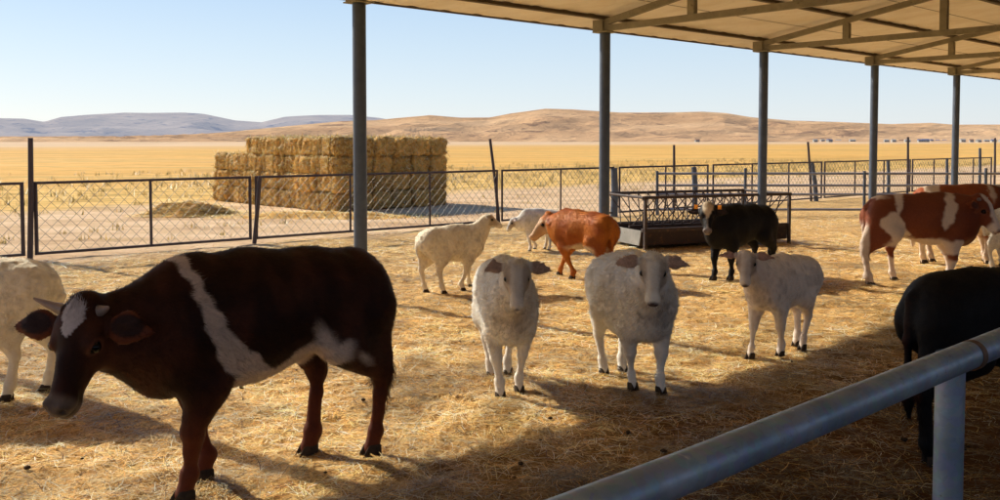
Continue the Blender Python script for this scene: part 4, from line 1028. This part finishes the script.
# ------------------------------------------------------------------ feed trough
T0 = np.array([2.02, 12.8]); T1 = np.array([4.42, 13.75]); td = (T1-T0)/np.linalg.norm(T1-T0); tl = np.linalg.norm(T1-T0); tn = np.array([-td[1], td[0]])
tr = empty('feed_trough', (T0[0], T0[1], 0), 'long rusty steel feed trough with hay rack bars above', 'feed trough', rz=math.atan2(td[1], td[0]))
wdt = 1.05
def trough_body():
    q = MB(); pr = [(0, .26), (.06, .05), (wdt-.06, .05), (wdt, .26)]; th = .012
    for (ya, za), (yb, zb) in zip(pr[:-1], pr[1:]):
        q.box((tl/2, (ya+yb)/2, (za+zb)/2), (tl, math.hypot(yb-ya, zb-za), th), ((1,0,0), np.array((0, yb-ya, zb-za))/math.hypot(yb-ya, zb-za), np.cross((1,0,0), np.array((0, yb-ya, zb-za))/math.hypot(yb-ya, zb-za))))
    q.bar((0, -.012, .275), (tl, -.012, .275), .05); q.bar((0, wdt+.012, .275), (tl, wdt+.012, .275), .05)
    return q
trough_body().build('trough', M['trough'], tr)
for x in (-.008, tl+.008):
    q = MB(); a = [(x, 0, .27), (x, .06, .05), (x, wdt-.06, .05), (x, wdt, .27)]
    q.add(a+[(v[0]+.01, v[1], v[2]) for v in a], [(0,1,2,3), (7,6,5,4), (0,4,5,1), (1,5,6,2), (2,6,7,3), (3,7,4,0)]); q.build('end_plate', M['troughgrey'], tr)
for x in (0, tl):
    for y in (-.02, wdt+.02):
        q = MB(); q.bar((x+(.03 if x == 0 else -.03), y-.03*(1 if y < 0 else -1), -.02), (x+(.03 if x == 0 else -.03), y-.03*(1 if y < 0 else -1), .76), .04); q.build('leg', M['trough'], tr)
ztr = .745
q = MB()
q.tube([(0, -.05, ztr), (tl, -.05, ztr)], .022, 10); q.tube([(0, wdt+.05, ztr), (tl, wdt+.05, ztr)], .022, 10)
for x in (0, tl): q.tube([(x, -.05, ztr), (x, wdt+.05, ztr)], .02, 10)
q.build('top_rail', M['trough'], tr, True)
for (ya, yb) in ((.01, .36), (wdt-.01, wdt-.36)):
    q = MB(); x = .05; k = 0
    while x < tl-.02:
        x2 = min(max(x+.20, .0), tl)
        q.tube([(x, ya-.03*(1 if ya < .5 else -1), ztr), (min(x+.17, tl), yb, .30)], .009, 6)
        q.tube([(min(x+.17, tl), ya-.03*(1 if ya < .5 else -1), ztr), (x, yb, .30)], .009, 6); x += .17
    q.bar((0, yb, .30), (tl, yb, .30), .03); q.build('rack_bars', M['trough'], tr)

# ------------------------------------------------------------------ hay bales
BA, BB, BC = .80, .555, .405
def bale_mesh(seed):
    g = np.random.default_rng(seed); nx, ny, nz = 14, 10, 8; V = []; Fl = []
    S_ = SDF(); hx, hy, hz = BA/2-.09, BB/2-.09, BC/2-.08
    h_ = .024; ax = [np.arange(-d/2-.08, d/2+.08, h_) for d in (BA, BB, BC)]
    X, Y, Z = np.meshgrid(*ax, indexing='ij'); P = np.stack([X, Y, Z], -1)
    pinch = sum(np.exp(-((X-c)/.03)**2) for c in (-.2, .2))*.034
    q_ = np.abs(P)-np.array([hx, hy, hz]); d = np.linalg.norm(np.maximum(q_, 0), axis=-1)+np.minimum(q_.max(-1), 0)-.080+pinch
    d += fbm(P+seed*3.1, 6, 3, seed)*.055+fbm(P+seed, 20, 2, seed+4)*.02
    V, Q = surface_nets(d, np.array([a[0] for a in ax]), h_)
    base = np.array([.64, .39, .12])*(.35+1.25*(fbm(V+seed, 11, 3, seed+2)*.5+.5))[:, None]*(1-.35*np.clip(sum(np.exp(-((V[:,0:1]-c)/.02)**2) for c in (-.2, .2)), 0, 1))
    a = V[Q]; c = a.mean(1); nn = np.cross(a[:,2]-a[:,0], a[:,3]-a[:,1]); nn /= np.linalg.norm(nn, axis=1)[:, None]+1e-9
    n = 1900; fi = g.integers(0, len(Q), n); P0_ = c[fi]; N0 = nn[fi]
    D = g.normal(0, 1, (n, 3)); D = D-N0*np.sum(D*N0, 1)[:, None]*.75; D /= np.linalg.norm(D, axis=1)[:, None]
    D = np.where((np.sum(D*N0, 1) < 0)[:, None], D-2*N0*np.sum(D*N0, 1)[:, None], D)
    L = (.04+.10*g.random(n)**2)[:, None]; S2 = np.cross(D, N0); S2 /= np.linalg.norm(S2, axis=1)[:, None]+1e-9; w_ = .004
    p0 = P0_+N0*.002; VV = np.stack([p0-S2*w_, p0+S2*w_, p0+D*L+S2*w_*.5, p0+D*L-S2*w_*.5], 1).reshape(-1, 3); b = np.arange(n)*4+len(V)
    cc = np.repeat(straw_cols(n, g)*np.array([.85,.85,.7])*.85, 4, axis=0)
    return mesh_np('hay_bale', np.concatenate([V, VV]), [Q, np.stack([b, b+1, b+2, b+3], 1)], False, np.clip(np.concatenate([base, cc]), 0, 1), [M['bale'], M['balestraw']], np.concatenate([np.zeros(len(Q)), np.ones(n)]))
bms = [bale_mesh(s_) for s_ in (1, 2, 3, 4, 5)]
C0 = G(334, 212)[:2]; CL = G(212, 200)[:2]; CR = G(447, 204.5)[:2]
ud = (CL-C0)/np.linalg.norm(CL-C0); vd = np.array([-ud[1], ud[0]])
if (CR-C0)@vd < 0: vd = -vd
nu, nv = 7, 6
ordw = ['first', 'second', 'third', 'fourth', 'fifth', 'sixth', 'seventh']; lay = ['bottom', 'second', 'third', 'top']
for l in range(4):
    for i in range(nu):
        for j in range(nv):
            if 0 < i < nu-1 and 0 < j < nv-1 and l < 3: continue
            if l == 3 and (i == nu-1 or (i == nu-2 and j == 0)): continue
            if (i == nu-1 or j == nv-1) and not (i == 0 or j == 0) and l < 2: continue
            jit = rng.normal(0, .028, 3)
            p = C0+ud*(BA*(i+.5)+jit[0])+vd*(BB*(j+.5)+jit[1])
            if l >= 2: p = p+vd*.04*(l-1)-ud*0+ud*.03
            o = link('hay_bale', bms[int(rng.integers(5))], None, (p[0], p[1], BC*(l+.5)-.01+abs(jit[2])*.2))
            o.rotation_euler = (rng.normal(0, .03)+(math.pi if rng.random() < .5 else 0), rng.normal(0, .02), math.atan2(ud[1], ud[0])+rng.normal(0, .045)+(math.pi if rng.random() < .5 else 0))
            o.scale = (1.02+rng.normal(0, .02), 1+rng.normal(0, .02), 1.02)
            if j == 0 and i > 0: lb = f'straw bale on the sunlit face, {lay[l]} layer, {ordw[i]} from the near corner'
            elif i == 0 and j > 0: lb = f'straw bale on the shaded face, {lay[l]} layer, {ordw[j]} from the near corner'
            elif i == 0: lb = f'straw bale at the near corner of the stack, {lay[l]} layer'
            else: lb = 'straw bale on the upper rear of the stack, inside its outer faces'
            props(o, lb, 'hay bale', 'straw bales in the big stack')
# loose hay heap
def heap(cx, cy, rx, ry, hh, n, seed, name, label, k=1.0):
    g = np.random.default_rng(seed); nn_ = 46; gx_ = np.linspace(-1.15, 1.15, nn_); A, B = np.meshgrid(gx_, gx_, indexing='ij')
    def hz(A, B):
        p = np.stack([A*rx, B*ry, 0*A], -1); r = np.sqrt(A**2+B**2)+.25*fbm(p, 1.3, 3, seed); return hh*sstep(1.0, .15, r)*(1+.6*fbm(p, 1.8, 3, seed+1))+fbm(p, 9, 2, seed+2)*.03*(r < 1)-.02
    V = np.stack([A*rx, B*ry, hz(A, B)], -1).reshape(-1, 3); ii = np.arange(nn_*nn_).reshape(nn_, nn_)
    Q = np.stack([ii[:-1,:-1], ii[1:,:-1], ii[1:,1:], ii[:-1,1:]], -1).reshape(-1, 4)
    a, b = (g.random(n)*2-1), (g.random(n)*2-1); z = hz(a, b); keep = (z > .0) | (g.random(n) < .3); a, b, z = a[keep], b[keep], z[keep]; n = len(a)
    SV, SF, SC = strands(n, np.stack([a*rx, b*ry, np.maximum(z, 0)+.012], -1), .08+.2*g.random(n), np.full(n, .008), straw_cols(n, g)*np.array([.95,.9,.8])*k, seed, .4)
    base = np.array([.62,.38,.13])*np.ones((len(V), 1))*k
    me = mesh_np(name, np.concatenate([V, SV]), [Q, SF+len(V)], False, np.concatenate([base, SC]), [M['bale'], M['straw']], np.concatenate([np.zeros(len(Q)), np.ones(len(SF))]))
    props(link(name, me, None, (cx, cy, 0)), label, 'hay')
hp_ = G(193, 214)
heap(hp_[0], hp_[1], 1.15, .85, .27, 9000, 5, 'hay_heap', 'loose heap of brown hay left of the bale stack', 1.25)
hp2 = G(335, 217)
heap(hp2[0]-.3, hp2[1]+.2, 2.4, .7, .09, 6000, 8, 'spilled_hay', 'thin spill of bright hay along the foot of the bale stack', 1.25)

# ------------------------------------------------------------------ far village
g = np.random.default_rng(4)
vil = [(697,'r'),(815,'w'),(822,'w'),(829,'b'),(838,'w'),(852,'w'),(886,'w'),(893,'w'),(901,'r'),(907,'w'),(920,'b'),(925,'b'),(931,'b'),(937,'b'),(944,'b'),(952,'w'),(962,'w'),(971,'r'),(978,'w'),(986,'w'),(993,'b'),(1001,'w'),(1012,'w'),(1025,'b')]
vw = ['white', 'blue', 'red']
for i, (px, kd) in enumerate(vil):
    D = 1150+350*g.random(); x = (px-500)/FPX*D; L = 4.5+4.5*g.random(); Wd = 5; Hh = 2.3+.8*g.random()
    r = empty('village_house', (x, D, 0), None, 'house', 'houses of the far village', g.normal(0, .2))
    rfm = {'w': 'house', 'b': 'hroof', 'r': 'hroofr'}[kd]
    near = [f'at x {px}']
    r['label'] = {'w': 'low white house with a pale roof in the far village', 'b': 'low house with a blue roof in the far village', 'r': 'low house with a reddish roof in the far village'}[kd]
    r['group'] = {'w': 'far white houses', 'b': 'far blue roofed houses', 'r': 'far red roofed houses'}[kd]
    q = MB(); q.box((0, 0, Hh/2), (L, Wd, Hh)); q.build('wall', M['house'], r)
    q = MB(); a = L/2+.3; b_ = Wd/2+.3; q.add([(-a,-b_,Hh), (a,-b_,Hh), (a,b_,Hh), (-a,b_,Hh), (-a,0,Hh+1.3), (a,0,Hh+1.3)], [(0,1,5,4), (2,3,4,5), (0,4,3), (1,2,5), (0,3,2,1)]); q.build('roof', M[rfm], r)
    for xx in (-L/4, L/4):
        q = MB(); q.box((xx, -Wd/2-.03, Hh*.55), (1.0, .06, 1.0)); q.build('window', M['window'], r)
